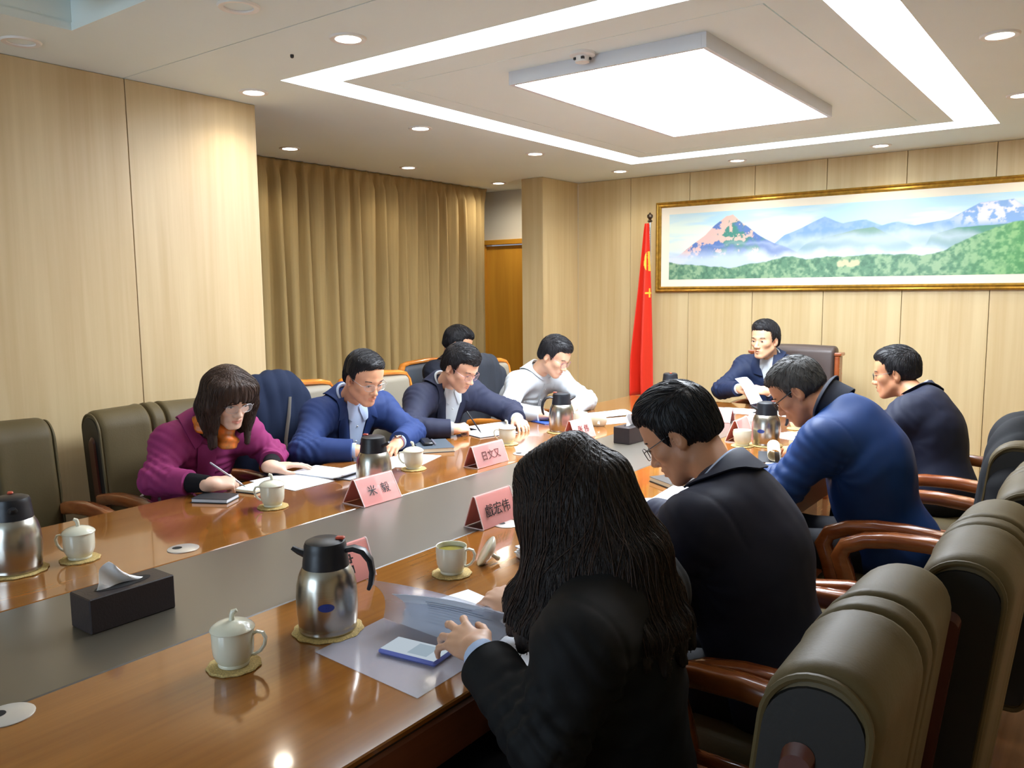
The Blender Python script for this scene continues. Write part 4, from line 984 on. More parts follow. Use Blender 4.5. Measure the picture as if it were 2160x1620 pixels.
P_R2 = Person('man in dark navy with thick black hair, bowed, beside the long-haired woman', P=(-.655, 2.0, .57), C=(-.735, 1.99, .91), N=(-.80, 1.985, 1.055), H=(-.95, 2.045, 1.155), fwd=PI, yaw=math.radians(190), pitch=math.radians(34),
    skin_c='C08A68', fat=1.05, vox=.0045, cvox=.0075, seed=11, hunch=-.03,
    armspec={1: ((-.84, 2.19, .975), (-1.06, 2.34, .805), (-1.25, 2.46, .795), (-.9, .3, 0), (0, 0, 1), REST, (.2, .2), .06), -1: ((-.81, 1.82, .975), (-.93, 1.79, .812), (-1.13, 1.95, .79), (-.85, .4, 0), (0, 0, 1), REST, (.2, .2), .06)})
P_R1 = Person('long-haired woman in a black coat nearest the camera, leafing through papers', P=(-.745, 1.36, .55), C=(-.78, 1.36, .855), N=(-.80, 1.37, .985), H=(-.90, 1.425, 1.082), fwd=PI, yaw=math.radians(186), pitch=math.radians(34),
    g='f', skin_c='C79A7C', fat=.90, vox=.004, cvox=.0075, seed=12, hs=1.0, hunch=.0,
    armspec={1: ((-.79, 1.53, .92), (-.90, 1.62, .795), (-1.07, 1.45, .835), (-.95, .15, .05), (.1, -.3, .9), GRIP, (.3, .4), .05),
             -1: ((-.745, 1.19, .92), (-.765, 1.11, .775), (-1.005, 1.215, .832), (-.90, .33, .03), (.15, -.55, .80), OPEN, (.25, .2), .22)})
PEOPLE = [P_L1, P_L2, P_L3, P_L4, P_CH, P_BG, P_R4, P_R3, P_R2, P_R1]
for p in PEOPLE: p.build_body(); p.trousers(F_trous, M_shoe)

# ---- woman in magenta
p = P_L1; p.face(lids=.45, look=.0)
T = p.torso_sdf(.014, .62); J = p.cloth('coat', SDF()+T, F_magenta, .004, .011); p.frame(); TT = p.torso_sdf(.014, arms=False)
p.patch('coat_front', TT, [(.028, .05), (.004, .09), (-.004, .2), (-.004, .42)], [(.10, .02), (.085, .1), (.07, .22), (.07, .42)], F_magenta, .008, 18, 6, .005, J, bulge=.003)
p.collar('coat_collar', F_magenta, .086, .045, .06, .75, parent=J, flare=.045, thick=.006, off=(.01, 0, -.015), on=TT)
for sd in (1, -1):
    S, E, Wp = (np.array(v, float) for v in p.armspec[sd][:3]); o = np.array(p.o); a = E+(Wp-E)*.5; MB().tube([a-o, E+(Wp-E)*.8-o, E+(Wp-E)*.97-o], [.042, .037, .034], 16).build('black_sleeve', F_blackk, p.root)
sc = SDF(); c = p.N+np.array((.035, 0, .012))
for k in range(14):
    a0, a1 = 2*PI*k/14, 2*PI*(k+1)/14; f = lambda a: c+p.F*.062*math.cos(a)+p.Rt*.068*math.sin(a)+np.array((0, 0, -.026*math.cos(a)+.008*math.sin(3*a)))
    sc.cap(f(a0), f(a1), .027, k=.02)
sc.ell(c+p.F*.082+p.Rt*-.012+np.array((0, 0, -.058)), (.028, .042, .040), k=.03).ell(c+p.F*.09+p.Rt*-.02+np.array((0, 0, -.09)), (.02, .05, .028), k=.02)
p.put('scarf', sc, F_scarf, .006, disp=lambda V, N: V+N*(.004*np.sin((V@np.array((60, 30, 160)))+3*waves(V, 5, 40)))[:, None])
def long_hair(p, locks, m, amp=.001, bang=None, vox=.0055):
    h = SDF().ell((0, -.012, .045), (.086, .104, .096), k=.01).ell((0, -.05, -.01), (.08, .065, .08), k=.03).ell((0, .028, .048), (.0725, .067, .067), k=.02)
    h.pln((0, .088, .062), (0, .8, -.6), k=.01)
    if bang:
        for a, b, r in bang: h.cap(a, b, r, r*.75, k=.025)
    h = h.xf(p.HR, p.H, p.hs)
    for pts, r0, r1 in locks:
        pts = [np.array(q) for q in pts]
        for i in range(len(pts)-1): h.cap(pts[i], pts[i+1], r0+(r1-r0)*i/(len(pts)-1), r0+(r1-r0)*(i+1)/(len(pts)-1), k=.04)
    def disp(V, N):
        l = (V-p.H) @ p.HR; ang = np.arctan2(l[:, 0], l[:, 1]+.03)
        return V+N*(amp*(np.sin(ang*40+3*waves(V, 3, 14, 4))+.5*np.sin(ang*97+l[:, 2]*8)))[:, None]
    p.hairob = p.put('hair', h, m, vox, disp=disp); p.hsdf = h; return p.hairob
def fall_flow(p, part=.0, fwdk=.0):
    dn = p.HR.T @ np.array((0, 0, -1.))
    def flow(l):
        top = np.clip((l[:, 2]-.05)/.07, 0, 1)[:, None]; sx = np.tanh((l[:, 0]-part)/.012)[:, None]
        out = np.concatenate([sx*1.0, np.full_like(sx, .15)*np.sign(l[:, 1:2]), np.full_like(sx, -.4)], 1)
        return out*top+(np.array(dn)+np.array((0, fwdk, 0)))[None]*(1.05-top)
    return flow
def hpts(p, *loc): return [p.hl(q) for q in loc]
D = np.array
locks = []
for x in (-1, 1):
    locks += [([p.hl((x*.068, .052, .055)), p.hl((x*.082, .05, -.01)), p.hl((x*.078, .052, -.07))+D((0, 0, -.01)), p.hl((x*.072, .05, -.10))+D((.0, 0, -.085))], .022, .006),
              ([p.hl((x*.07, .02, .06)), p.hl((x*.088, .015, -.03)), p.hl((x*.09, .02, -.09)), p.hl((x*.082, .02, -.09))+D((0, 0, -.115))], .036, .008),
              ([p.hl((x*.06, -.04, .05)), p.hl((x*.082, -.04, -.05)), p.hl((x*.08, -.03, -.10))+D((0, 0, -.07))], .045, .018)]
locks += [([p.hl((0, -.07, .04)), p.hl((0, -.085, -.06)), p.hl((0, -.07, -.1))+D((0, 0, -.05))], .06, .025)]
long_hair(p, locks, M_hairb, .0010, bang=[((-.055, .07, .075), (-.04, .092, .035), .016), ((-.028, .078, .09), (-.012, .1, .040), .015), ((.0, .08, .092), (.022, .099, .038), .015), ((.03, .076, .085), (.052, .085, .025), .017), ((.055, .06, .075), (.068, .068, .0), .017), ((-.06, .06, .07), (-.066, .068, .0), .017)], vox=.0045); p.zmin = .955; p.strands(p.hsdf, 1000, fall_flow(p, .015), .11, 9, .0011, M_hairb, lift=.0016)
p.glasses(M_gsilver, .025, .018, .0007)

# ---- royal blue suit
p = P_L2; p.face(lids=.55, eyew=1.05); suit(p, F_blue, F_lblue, apex=.36); p.hair_short(front=.104, vol=.85, amp=.0006, slope=.85, sweep=(.9, .2)); p.glasses(M_gsilver, .026, .017, .0009, tr=.0014)
S, E, Wp = (np.array(v, float) for v in p.armspec[-1][:3]); u = unit(Wp-E); o = np.array(p.o)
wt = MB().tube([Wp-u*.004-o, Wp+u*.012-o], [.0325, .032], 20).build('wristwatch', M_gpink, p.root); R = np.array(Matrix((unit(np.cross(u, (0, 0, 1))), u, np.cross(unit(np.cross(u, (0, 0, 1))), u))).transposed())
MB().lathe([(.019, 0), (.019, .007), (.016, .009)], 20, c=tuple(Wp+u*.004-o+np.array((0, 0, .030))), R=R).build('watch_case', M_chrome, wt)
# ---- navy suit, writing
p = P_L3; p.face(lids=.12); suit(p, F_navy, F_white, apex=.38, vtop=.075); p.hair_short(front=.070, vol=1.3, fringe=.020, side=1.05, sweep=(-.9, .5), ln=.06); p.glasses(M_gpink, .026, .019, .0011)
# ---- white shirt
p = P_L4; p.face(lids=.15); T = p.torso_sdf(.008, .95); J = p.cloth('shirt', SDF()+T, F_white, .005, .010, seam=True); p.frame(); TT = p.torso_sdf(.008, arms=False)
p.patch('placket', TT, [(-.016, .02), (-.016, .40)], [(.016, .02), (.016, .40)], F_white, .005, 14, 4, .003, J)
for k in range(4): p.disc('shirt_button', TT, 0, .06+.085*k, .005, M_pbutton, .008, J)
p.collar('shirt_collar', F_white, .066, .042, .045, .35, flare=.026, parent=J, on=TT); p.hair_short(front=.086, vol=1.15, fringe=.012, sweep=(-.8, .5)); p.glasses(M_gpink, .027, .019, .0014)
# ---- chairman
p = P_CH; p.face(lids=.5, look=-.002); T = p.torso_sdf(.012, .93); J = p.cloth('jacket', SDF()+T, F_jack, .0045, .009); p.frame(); TT = p.torso_sdf(INF, arms=False)
p.patch('shirt_front', TT+SDF().cap(p.N-p.up*.05, p.N+p.up*.08, .058, k=.03), [(-.034, -.03), (-.05, .012), (-.024, .09), (-.003, .17)], [(.034, -.03), (.05, .012), (.024, .09), (.003, .17)], F_white, .006, 16, 7, .003)
for s_ in (-1, 1):
    p.patch('shirt_collar_leaf', TT+SDF().cap(p.N-p.up*.05, p.N+p.up*.06, .062, k=.03), [(s_*.006, -.012), (s_*.012, .012), (s_*.034, .06)], [(s_*.048, -.045), (s_*.058, -.01), (s_*.058, .045)], F_white, .010, 8, 5, .003, bulge=.003)
    p.patch('jacket_collar', TT+SDF().cap(p.N-p.up*.05, p.N+p.up*.05, .066, k=.03), [(s_*.05, -.05), (s_*.045, .02), (s_*.02, .095)], [(s_*.10, -.045), (s_*.115, .03), (s_*.095, .085)], F_jack, .012, 8, 6, .005, J, bulge=.004)
p.patch('zip', TT, [(-.004, .17), (-.004, .42)], [(.004, .17), (.004, .42)], F_bcol, .006, 12, 3, .003, J)
p.collar('shirt_collar', F_white, .066, .042, .045, .32); p.collar('collar_band', F_jack, .076, .036, .045, 1.1, parent=J, flare=.028, thick=.005, on=TT); p.hair_short(front=.084, vol=1.15, fringe=.012, part=.6, sweep=(-.9, .3))
for sd in (1, -1):
    S, E, Wp = (np.array(v, float) for v in p.armspec[sd][:3]); o = np.array(p.o); MB().tube([E+(Wp-E)*.86-o, E+(Wp-E)*.99-o], [.036, .037], 18).build('shirt_cuff', F_white, p.root)
# mouth open, speaking
m_ = MB(); m_.grid([[tuple(p.hl((.012*math.cos(t)*r, .1005-.002*r, -.0625+.0048*math.sin(t)*r))-np.array(p.o)) for t in np.linspace(0, 2*PI, 16, endpoint=False)] for r in (1, .5, .03)], closed=True); m_.build('open_mouth', mat('mouth_inside', '5A2420', .6), p.body)
# ---- man by the curtain
p = P_BG; p.face(lids=.2); T = p.torso_sdf(.014, .95); J = p.cloth('jacket', SDF()+T, F_dark, .004, .007); p.collar('jacket_collar', F_dark, .074, .036, .045, .8, parent=J, flare=.026, thick=.005, on=p.torso_sdf(.014, arms=False)); p.hair_short(front=.08, vol=1.0)
# ---- right side, far to near
p = P_R4; p.face(lids=.5); J, T = suit(p, F_dark4, F_white, front=False); p.hair_short(front=.092, vol=1.0, nape=-.05, sweep=(.2, .9), ln=.03); p.glasses(M_gblack, .025, .017, .0011)
p = P_R3; p.hair = M_hairg; p.face(lids=.3); T = p.torso_sdf(.014, .93); J = p.cloth('jacket', SDF()+T, F_bright, .005, .010); p.frame(); p.collar('standing_collar', F_bcol, .078, .072, .012, .40, parent=J, flare=.008, thick=.007, tilt=.15); p.hair_short(front=.09, vol=.75, amp=.0005, nape=-.045, sweep=(.1, .9), ln=.018); p.glasses(M_gblack, .027, .019, .0017, tr=.0019)
p = P_R2; p.face(lids=.3); J, T = suit(p, F_navy2, F_lblue, front=False); p.hair_short(front=.078, vol=1.2, nape=-.062, fringe=.016, side=1.05, sweep=(.3, .9), ln=.055, ns=1500); p.glasses(M_gblack, .026, .017, .0013, tr=.0013)
# ---- long-haired woman
p = P_R1; p.face(lids=.3); T = p.torso_sdf(.020, .80); J = p.cloth('coat', SDF()+T, F_coat, .006, .010)
for sd, m_, q0, q1 in ((1, F_beige, .72, 1.02), (-1, F_lblue, .86, .96)):
    S, E, Wp = (np.array(v, float) for v in p.armspec[sd][:3]); o = np.array(p.o); MB().tube([E+(Wp-E)*q0-o, E+(Wp-E)*q1-o], [.036, .034], 18).build('inner_cuff', m_, p.root)
locks = []
ends = [(-.985, 1.30, .905), (-.955, 1.265, .865), (-.91, 1.24, .85), (-.865, 1.225, .86), (-.81, 1.225, .88), (-.75, 1.235, .90), (-.705, 1.255, .88), (-.665, 1.285, .86), (-.645, 1.33, .84), (-.64, 1.39, .84), (-.65, 1.45, .85), (-.70, 1.50, .90)]
for i, e in enumerate(ends):
    f = i/(len(ends)-1); a = math.radians(35+190*f)           # around the head from front-left to back-right
    top = p.hl((-.05*math.sin(a), .055*math.cos(a)-.01, .11)); mid = p.hl((-.082*math.sin(a), .097*math.cos(a)-.012, .035))
    low = .62*p.hl((-.085*math.sin(a), .097*math.cos(a)-.012, -.06))+.38*(D(e)+D((0, 0, .08)))
    locks.append(([top, mid, low, D(e)*.75+low*.25, D(e)], .028, .010))
hb = long_hair(p, locks, M_hairl, .0012, bang=[((.05, .06, .07), (.07, .075, .0), .02), ((-.05, .06, .07), (-.07, .075, .0), .02)], vox=.005)
p.zmin = .885; p.strands(p.hsdf, 2200, fall_flow(p), .20, 12, .0009, M_hairl, lift=.0010)
p.seed = 40; p.strands(p.hsdf, 420, fall_flow(p), .26, 14, .0009, M_hairb, lift=.003)
# ================================================================ things on the table
TZ = .75
M_porc = mat('celadon_porcelain', 'DDDCC8', .18, coat=.4); M_tea = mat('green_tea', '9A8F3E', .1, alpha=.85); M_straw = mat('woven_straw', 'C9AE6E', .8, var=.35, vscale=(220, 220, 220), bump=.8, bscale=(260, 260, 260))
M_steel = mat('brushed_steel', 'B7B2A8', .27, metal=1, bump=.02, bscale=(4, 4, 300)); M_cap = mat('thermos_cap', '1A1D24', .4); M_redb = mat('red_button', 'B8452E', .4); M_blueb = mat('blue_badge', '223A86', .3)
M_paper = mat('white_paper', 'DCE0E8', .75); M_paperg = mat('pale_green_paper', 'CBD8D6', .75); M_cream = mat('cream_paper', 'EDE3C6', .75); M_tissue = mat('tissue', 'F4F5F8', .9); M_box = mat('tissue_box_leather', '2A2224', .45, bump=.15, bscale=(200, 200, 200))
M_card = mat('pink_card', 'E98F86', .7); M_acryl = mat('clear_acrylic', 'F6ECEA', .08, alpha=.10, spec=.5); M_acedge = mat('acrylic_edge', 'F4DAD6', .2); M_ink = mat('black_ink', '141012', .6); M_inkr = mat('brown_ink', '5A1F1C', .6)
M_dkbook = mat('dark_book_cover', '22262C', .5); M_grbook = mat('grey_blue_cover', '45505A', .5); M_yelbook = mat('brown_cover', '2A231E', .5); M_bluef = mat('blue_folder', '2E4FA0', .4); M_plate = mat('grommet_plate', 'CFCBC4', .3, metal=.4); M_hole = mat('hole', '08080A', .8)
M_plast = mat('frosted_plastic', 'D4D7E6', .18, alpha=.34, spec=.6); M_phone = mat('lilac_case', '6E78C4', .35); M_screen = emat('phone_screen', 'B8C4CE', .75); M_scr2 = emat('phone_window', '9FB0BC', .7)
M_penw = mat('silver_pen', 'B8B4C0', .25, metal=.6); M_lines = mat('print_grey', '8A8F9C', .8)

def mug(lab, x, y, ha, lid=True, tea=False):
    t = thing('lidded_cup', lab, 'cup', (x, y, TZ+.006), ha, 'porcelain cups on the table')
    MB().lathe([(.026, 0), (.034, 0), (.035, .004), (.034, .008), (.039, .016), (.044, .030), (.0455, .05), (.046, .088), (.0455, .090), (.0435, .089), (.0425, .05), (.036, .018), (.0, .014)], 32, capt=False).build('body', M_porc, t)
    p = [(.042, 0, .075), (.055, 0, .083), (.067, 0, .080), (.073, 0, .066), (.070, 0, .048), (.060, 0, .032), (.048, 0, .024), (.041, 0, .024)]
    MB().tube(p, [.0042]*8, 8, 1.4, upv=(0, 1, 0)).build('handle', M_porc, t)
    t.scale = (.96, .96, .86)
    if tea: MB().lathe([(.0, .074), (.043, .074)], 32, capb=False, capt=False).build('tea', M_tea, t)
    if lid:
        l = MB().lathe([(.040, .086), (.0485, .090), (.049, .093), (.045, .099), (.034, .107), (.018, .1125), (.0, .114)], 32, capb=True, capt=False).build('lid', M_porc, t)
        MB().tube([(0, 0, .112), (0, 0, .120), (.001, 0, .128), (.004, 0, .135), (.009, 0, .137), (.012, 0, .133)], [.0065, .0058, .0062, .0068, .0062, .0035], 10).build('knob', M_porc, l)
    return t
def straw_mat(lab, x, y, r, grp):
    m = MB(); rows = []
    for rr, z in ((r*.98, 0), (r, .0025), (r*.95, .005), (r*.5, .0045), (.002, .0045)):
        rows.append([(rr*(1+.025*math.sin(a*11)*(rr > r*.6))*math.cos(a), rr*(1+.025*math.sin(a*11)*(rr > r*.6))*math.sin(a), z) for a in np.linspace(0, 2*PI, 66, endpoint=False)])
    m.grid(rows, closed=True, capends=True); o = m.build('straw_coaster', M_straw, None, loc=(x, y, TZ+.0005)); return tag(o, lab, 'coaster', grp)
R_ = math.radians
for x, y, a, lid, tea, w in ((-1.497, .99, R_(38), 1, 0, 'nearest lidded cup, beside the dark tissue box in the left foreground'), (-2.50, 1.145, R_(217), 1, 0, 'lidded cup next to the big thermos at the left edge'), (-2.52, 1.865, R_(212), 1, 0, 'lidded cup in front of the woman in magenta'),
        (-2.535, 2.64, R_(205), 1, 0, 'lidded cup in front of the man in royal blue'), (-2.55, 3.36, R_(210), 1, 0, 'lidded cup beside the hand of the man writing in navy'), (-1.493, 1.70, R_(20), 0, 1, 'open cup of green tea in front of the long-haired woman'),
        (-2.53, 4.04, R_(120), 0, 1, 'open cup behind the thermos of the man in white'), (-1.525, 3.98, R_(150), 0, 0, 'open white cup by the far right thermos'), (-1.46, 4.64, R_(60), 1, 0, 'lidded cup far right, past the thermos')):
    mug(('pale porcelain ' if True else '')+w, x, y, a, lid, tea); straw_mat('round straw coaster under the '+w.split(',')[0].replace('nearest', 'nearest'), x, y, .057, 'straw coasters under the cups')
def cup_lid(lab, x, y, z, R):
    t = thing('cup_lid', lab, 'lid', (x, y, TZ), 0, 'cup lids taken off'); MB().lathe([(.040, -.004), (.0485, .0), (.049, .003), (.045, .009), (.034, .017), (.018, .0225), (.0, .024)], 32, capb=True, capt=False, R=R, c=(0, 0, z)).build('rim', M_porc, t)
    b = MB(); b.lathe([(.0065, .022), (.0062, .034), (.008, .044), (.006, .049), (0, .05)], 12, capb=False, capt=False, R=R, c=(0, 0, z)); b.build('knob', M_porc, t)
e = Matrix.Rotation(R_(40), 3, 'Z') @ Matrix.Rotation(R_(122), 3, 'Y')
cup_lid('porcelain cup lid tipped on its knob beside the open green tea', -1.475, 1.83, .036, e)
cup_lid('porcelain cup lid leaning near the cup of the man in white', -2.44, 4.10, .036, Matrix.Rotation(R_(-60), 3, 'Z') @ Matrix.Rotation(R_(110), 3, 'Y'))
def thermos(lab, x, y, spout, badge=None, handle=True, red=True, dome=True):
    t = thing('thermos_jug', lab, 'thermos', (x, y, TZ+.006), spout, 'steel thermos jugs on the table')
    t.scale = (1, 1, .915)
    MB().lathe([(.055, 0), (.067, .001), (.068, .006), (.0665, .010), (.0685, .016), (.0715, .06), (.0715, .09), (.0695, .12), (.064, .147), (.056, .165), (.050, .172)], 40, capt=False).build('body', M_steel, t)
    b = MB().lathe([(.050, .166), (.0545, .168), (.054, .176), (.0505, .205), (.0495, .212), (.0495, .222), (.046, .232), (.036, .237), (0, .2385)], 36, capb=False, capt=False)
    c = b.build('cap', M_cap, t)
    MB().tube([(.042, 0, .196), (.062, 0, .205), (.078, 0, .215)], [.015, .012, .008], 10, .7).build('spout', M_cap, c)
    if red: MB().box((-.036, 0, .240), (.022, .016, .007), .003).build('button', M_redb, c)
    if handle: MB().tube([(-.046, 0, .208), (-.066, 0, .212), (-.088, 0, .204), (-.104, 0, .180), (-.109, 0, .148), (-.105, 0, .118), (-.099, 0, .102)], [.008, .009, .0095, .009, .008, .007, .005], 8, 1.7, upv=(0, 1, 0)).build('handle', M_cap, t)
    if badge is not None:
        rows = []
        for q in (1, .6, .05):
            rows.append([(.0722*math.cos(badge+.26*q*math.cos(a)), .0722*math.sin(badge+.26*q*math.cos(a)), .082+.0105*q*math.sin(a)) for a in np.linspace(0, 2*PI, 24, endpoint=False)])
        MB().grid(rows, closed=True).build('badge', M_blueb, t)
    return t
for x, y, s, bd, h, w in ((-1.478, 1.235, R_(217), R_(101), 1, 'nearest steel thermos jug, left of the long-haired woman'), (-2.545, .985, R_(-20), None, 1, 'steel thermos jug cut by the left picture edge'), (-2.395, 2.265, R_(10), None, 0, 'steel thermos jug behind the front pink name card'),
        (-2.515, 3.82, R_(37), None, 1, 'steel thermos jug in front of the man in white'), (-2.485, 5.13, R_(120), None, 0, 'steel thermos jug at the far end near the flag'), (-1.437, 4.07, R_(217), R_(52), 1, 'steel thermos jug before the man in bright blue')):
    thermos(w+' with a black cap', x, y, s, bd, h); straw_mat('round straw mat under the '+w.replace('steel thermos jug', 'thermos'), x, y, .083, 'straw mats under the thermos jugs')
def tissue(lab, x, y, rz):
    t = thing('tissue_box', lab, 'tissue box', (x, y, TZ), rz, 'tissue boxes'); b = MB(); w, l, h = .097, .215, .086
    b.box((0, 0, h/2), (w, l, h), .0025); b.build('box', M_box, t, angle=30)
    MB().grid([[(r_*.028*math.cos(a), r_*.070*math.sin(a), h+.0008) for a in np.linspace(0, 2*PI, 28, endpoint=False)] for r_ in (1, .05)], closed=True).build('slot', M_hole, t)
    rows = []
    for k in range(8):
        v = k/7; rows.append([(.006*math.sin(u*9+v*4)+(.012*(u-.4))*v, (u-.5)*(.135-.07*v)+(-.02)*v, h-.004+v*(.068*(1-.75*abs(u-.3)**1.2*1.5))) for u in np.linspace(0, 1, 14)])
    MB().grid(rows, thick=.001).build('tissue_sheet', M_tissue, t, angle=60)
tissue('dark brown leather tissue box in the left foreground on the grey strip', -1.957, .995, 0); tissue('dark brown tissue box at the far end, half behind a black-haired head', -2.055, 3.80, R_(-4))

# ---- tent name cards
DG = None
def glyphs(text, size, parent, m, R, c, name='lettering', spacing=1.0):
    cu = bpy.data.curves.new('t', 'FONT'); cu.body = text; cu.size = size; cu.align_x = 'CENTER'; cu.align_y = 'CENTER'; cu.extrude = .0004; cu.space_character = spacing; cu.resolution_u = 2
    o = bpy.data.objects.new('t', cu); COL.objects.link(o); bpy.context.view_layer.update(); dg = bpy.context.evaluated_depsgraph_get(); me = bpy.data.meshes.new_from_object(o.evaluated_get(dg))
    bpy.data.objects.remove(o); me.transform(Matrix.Translation(c) @ Matrix(R).to_4x4()); me.materials.clear(); me.materials.append(m)
    q = bpy.data.objects.new(name, me); COL.objects.link(q); q.parent = parent; return q
def name_card(lab, x, y, rz, text='', L=.20, D_=.115, H=.10, size=.047, ink=None, sp=1.0, arch=False, slack=.0):
    """tent of clear acrylic over pink card, panels facing local +x and -x, written along local y"""
    t = thing('name_card', lab, 'name card', (x, y, TZ), rz, 'pink tent name cards')
    n = 5 if not arch else 9; rad = .008 if not arch else .02
    prof = [(D_/2, .002)]
    a0 = math.atan2(H-rad, D_/2-rad*.5)
    for k in range(n):
        a = -(PI/2-a0)+0+(PI-2*(PI/2-a0))*0; ang = (PI/2-a0)+(2*a0)*k/(n-1)-0; ang = (PI/2-a0)+(PI-2*(PI/2-a0))*k/(n-1)
        prof.append((rad*math.cos(ang), H-rad+rad*math.sin(ang)))
    prof.append((-D_/2, .002))
    def shell(off, l, th):
        pr = np.array(prof); nn = np.gradient(pr, axis=0); nn = np.stack([nn[:, 1], -nn[:, 0]], 1); nn /= np.linalg.norm(nn, axis=1, keepdims=True)+1e-9
        if nn[0, 0] < 0: nn = -nn
        pr = pr+nn*off; return MB().grid([[(px, yy, max(pz, .001)) for px, pz in pr] for yy in np.linspace(-l/2, l/2, 3)], thick=th)
    shell(.0, L, .0025).build('acrylic_holder', M_acryl, t, angle=30)
    shell(-.0012 if not arch else .0008, L-.006, .0012).build('card', M_card, t, angle=30)
    for s in (-1, 1):
        MB().tube([(px, s*L/2, max(pz, .002)) for px, pz in prof], .0019, 6).build('edge', M_acedge, t)
    MB().tube([(-D_/2, -L/2, .002), (D_/2, -L/2, .002)], .0017, 6).build('edge', M_acedge, t)
    if text:
        for s in (1, -1):
            q0, q1 = prof[0], prof[1]; sl = Vector((q0[0]-q1[0], 0, q0[1]-q1[1])).normalized(); upv = Vector((-sl.x*s, 0, -sl.z)); xr = Vector((0, s, 0)); nz = xr.cross(upv)
            R = Matrix((xr, upv, nz)).transposed(); c = Vector((s*(q0[0]*.52+q1[0]*.48), 0, q0[1]*.52+q1[1]*.48))+nz*.0030
            glyphs(text, size, t, ink or M_ink, R, c, spacing=sp)
    return t
name_card('pink tent name card with two characters in front of the royal blue suit', -2.285, 2.15, 0, '米  毅', .195, .12, .098, .044)
name_card('pink tent name card with three characters beside the man writing in navy', -2.335, 2.915, 0, '日文又', .225, .085, .098, .046, M_inkr)
name_card('pink tent name card with three characters right of the grey strip, before the dark-haired woman', -1.722, 2.175, 0, '戲宏伟', .195, .085, .11, .046)
name_card('pink tent name card mostly hidden behind the nearest thermos', -1.70, 1.47, 0, '君', .19, .085, .105, .062)
name_card('pink tent name card peeking over the long dark hair', -2.335, 3.72, 0, '张 伟', .20, .085, .105, .046, M_inkr)
name_card('pink arched name card behind the far tissue box', -2.19, 4.22, R_(8), '', .21, .10, .125, arch=True)
name_card('pink name card facing the room in front of the chairman', -1.975, 4.66, R_(-90), '  万', .25, .085, .085, .05, M_inkr)
name_card('pink tent name card seen end-on by the open white cup', -1.60, 4.14, R_(4), '', .19, .10, .115)

# ---- papers and books
def sheet(name, lab, x, y, w, l, rz, z=.0008, m=None, thick=.0008, curl=None, cat='paper', grp=None, n=10, tilt=0.):
    """flat sheet w (local x) by l (local y); curl(u,v)->height"""
    rows = [[((u-.5)*w, (v-.5)*l, (curl(u, v) if curl else 0)) for u in np.linspace(0, 1, n)] for v in np.linspace(0, 1, n)]
    o = MB().grid(rows, thick=-thick).build(name, m or M_paper, None, True, loc=(x, y, TZ+z), angle=60); o.rotation_euler = (0, tilt, rz); return tag(o, lab, cat, grp)
def book(name, lab, x, y, w, l, rz, h=.014, cover=None, pages=None, openb=False, z=0.):
    t = thing(name, lab, 'notebook', (x, y, TZ+z), rz)
    MB().box((0, 0, .0015), (w, l, .003), .001).build('cover', cover or M_dkbook, t, False)
    MB().box((0, 0, h/2+.001), (w-.006, l-.006, h-.004), .001).build('page_block', pages or M_cream, t, False)
    if not openb: MB().box((0, 0, h), (w, l, .002), .001).build('cover', cover or M_dkbook, t, False)
    else: MB().box((0, 0, h-.0006), (w-.008, l-.008, .0008)).build('page', M_paper if openb is True else openb, t, False)
    return t
def pen(lab, tip, top, m, r=.0042, ink=M_black):
    tip, top = Vector(tip), Vector(top); d = top-tip; t = thing('pen', lab, 'pen', tuple(tip)); z = Vector((0, 0, 0))
    MB().tube([d*.10, d*.14, d*.95, d], [r*.7, r, r, r*.8], 10).build('barrel', m, t); MB().tube([z, d*.05, d*.11], [.0005, .0018, r*.7], 10).build('tip', ink, t)
    return t
# before the woman in magenta
book('notebook', 'small pale green notebook under the pen of the woman in magenta', -2.815, 2.01, .115, .165, R_(12), .013, M_dkbook, M_cream, M_paperg)
book('organizer', 'closed black organizer beside the wrist of the woman in magenta', -2.79, 1.80, .10, .15, R_(-62), .016, M_dkbook, M_paper)
sheet('paper_sheet', 'loose white sheet in front of the woman in magenta, left of her booklet', -2.80, 2.175, .30, .21, R_(0), .0012)
t = thing('booklet', 'open booklet with a curled grey page by the front pink name card', 'booklet', (-2.80, 2.36, TZ+.001), R_(8))
MB().box((-.01, 0, .004), (.25, .17, .007), .001).build('page_block', M_paper, t, False)
MB().grid([[(.11+.06*math.sin(a)*.9, -.085+.17*v, .008+.022*(1-math.cos(a))*.8) for a in np.linspace(0, PI*.9, 9)] for v in np.linspace(0, 1, 5)], thick=.001).build('curled_page', M_paper, t)
MB().box((.12, .02, .002), (.14, .17, .003)).build('cover', mat('grey_cover', 'A9A9B0', .6), t, False)
pen('silver pen held in the fist of the woman in magenta', (-2.815, 1.955, .768), (-2.915, 1.865, .872), M_penw)
# royal blue suit
sheet('paper_sheet', 'white sheet under the lidded cup of the man in royal blue', -2.69, 2.76, .22, .30, R_(18), .001)
sheet('paper_sheet', 'second white sheet by the thermos of the man in royal blue', -2.73, 2.60, .20, .28, R_(24), .002)
nb = book('notebook', 'grey-blue notebook with cream pages, between the royal blue and navy suits', -2.80, 3.06, .18, .25, R_(52), .022, M_grbook, M_cream)
t = thing('pen_case', 'dark folded spectacle case and pens on the grey-blue notebook', 'case', (-2.835, 3.05, TZ+.023), R_(52)); MB().box((0, .0, .008), (.05, .15, .016), .006).build('case', M_black, t); MB().tube([(.035, -.07, .005), (.04, .07, .005)], .0045, 8).build('pen_barrel', M_penw, t)
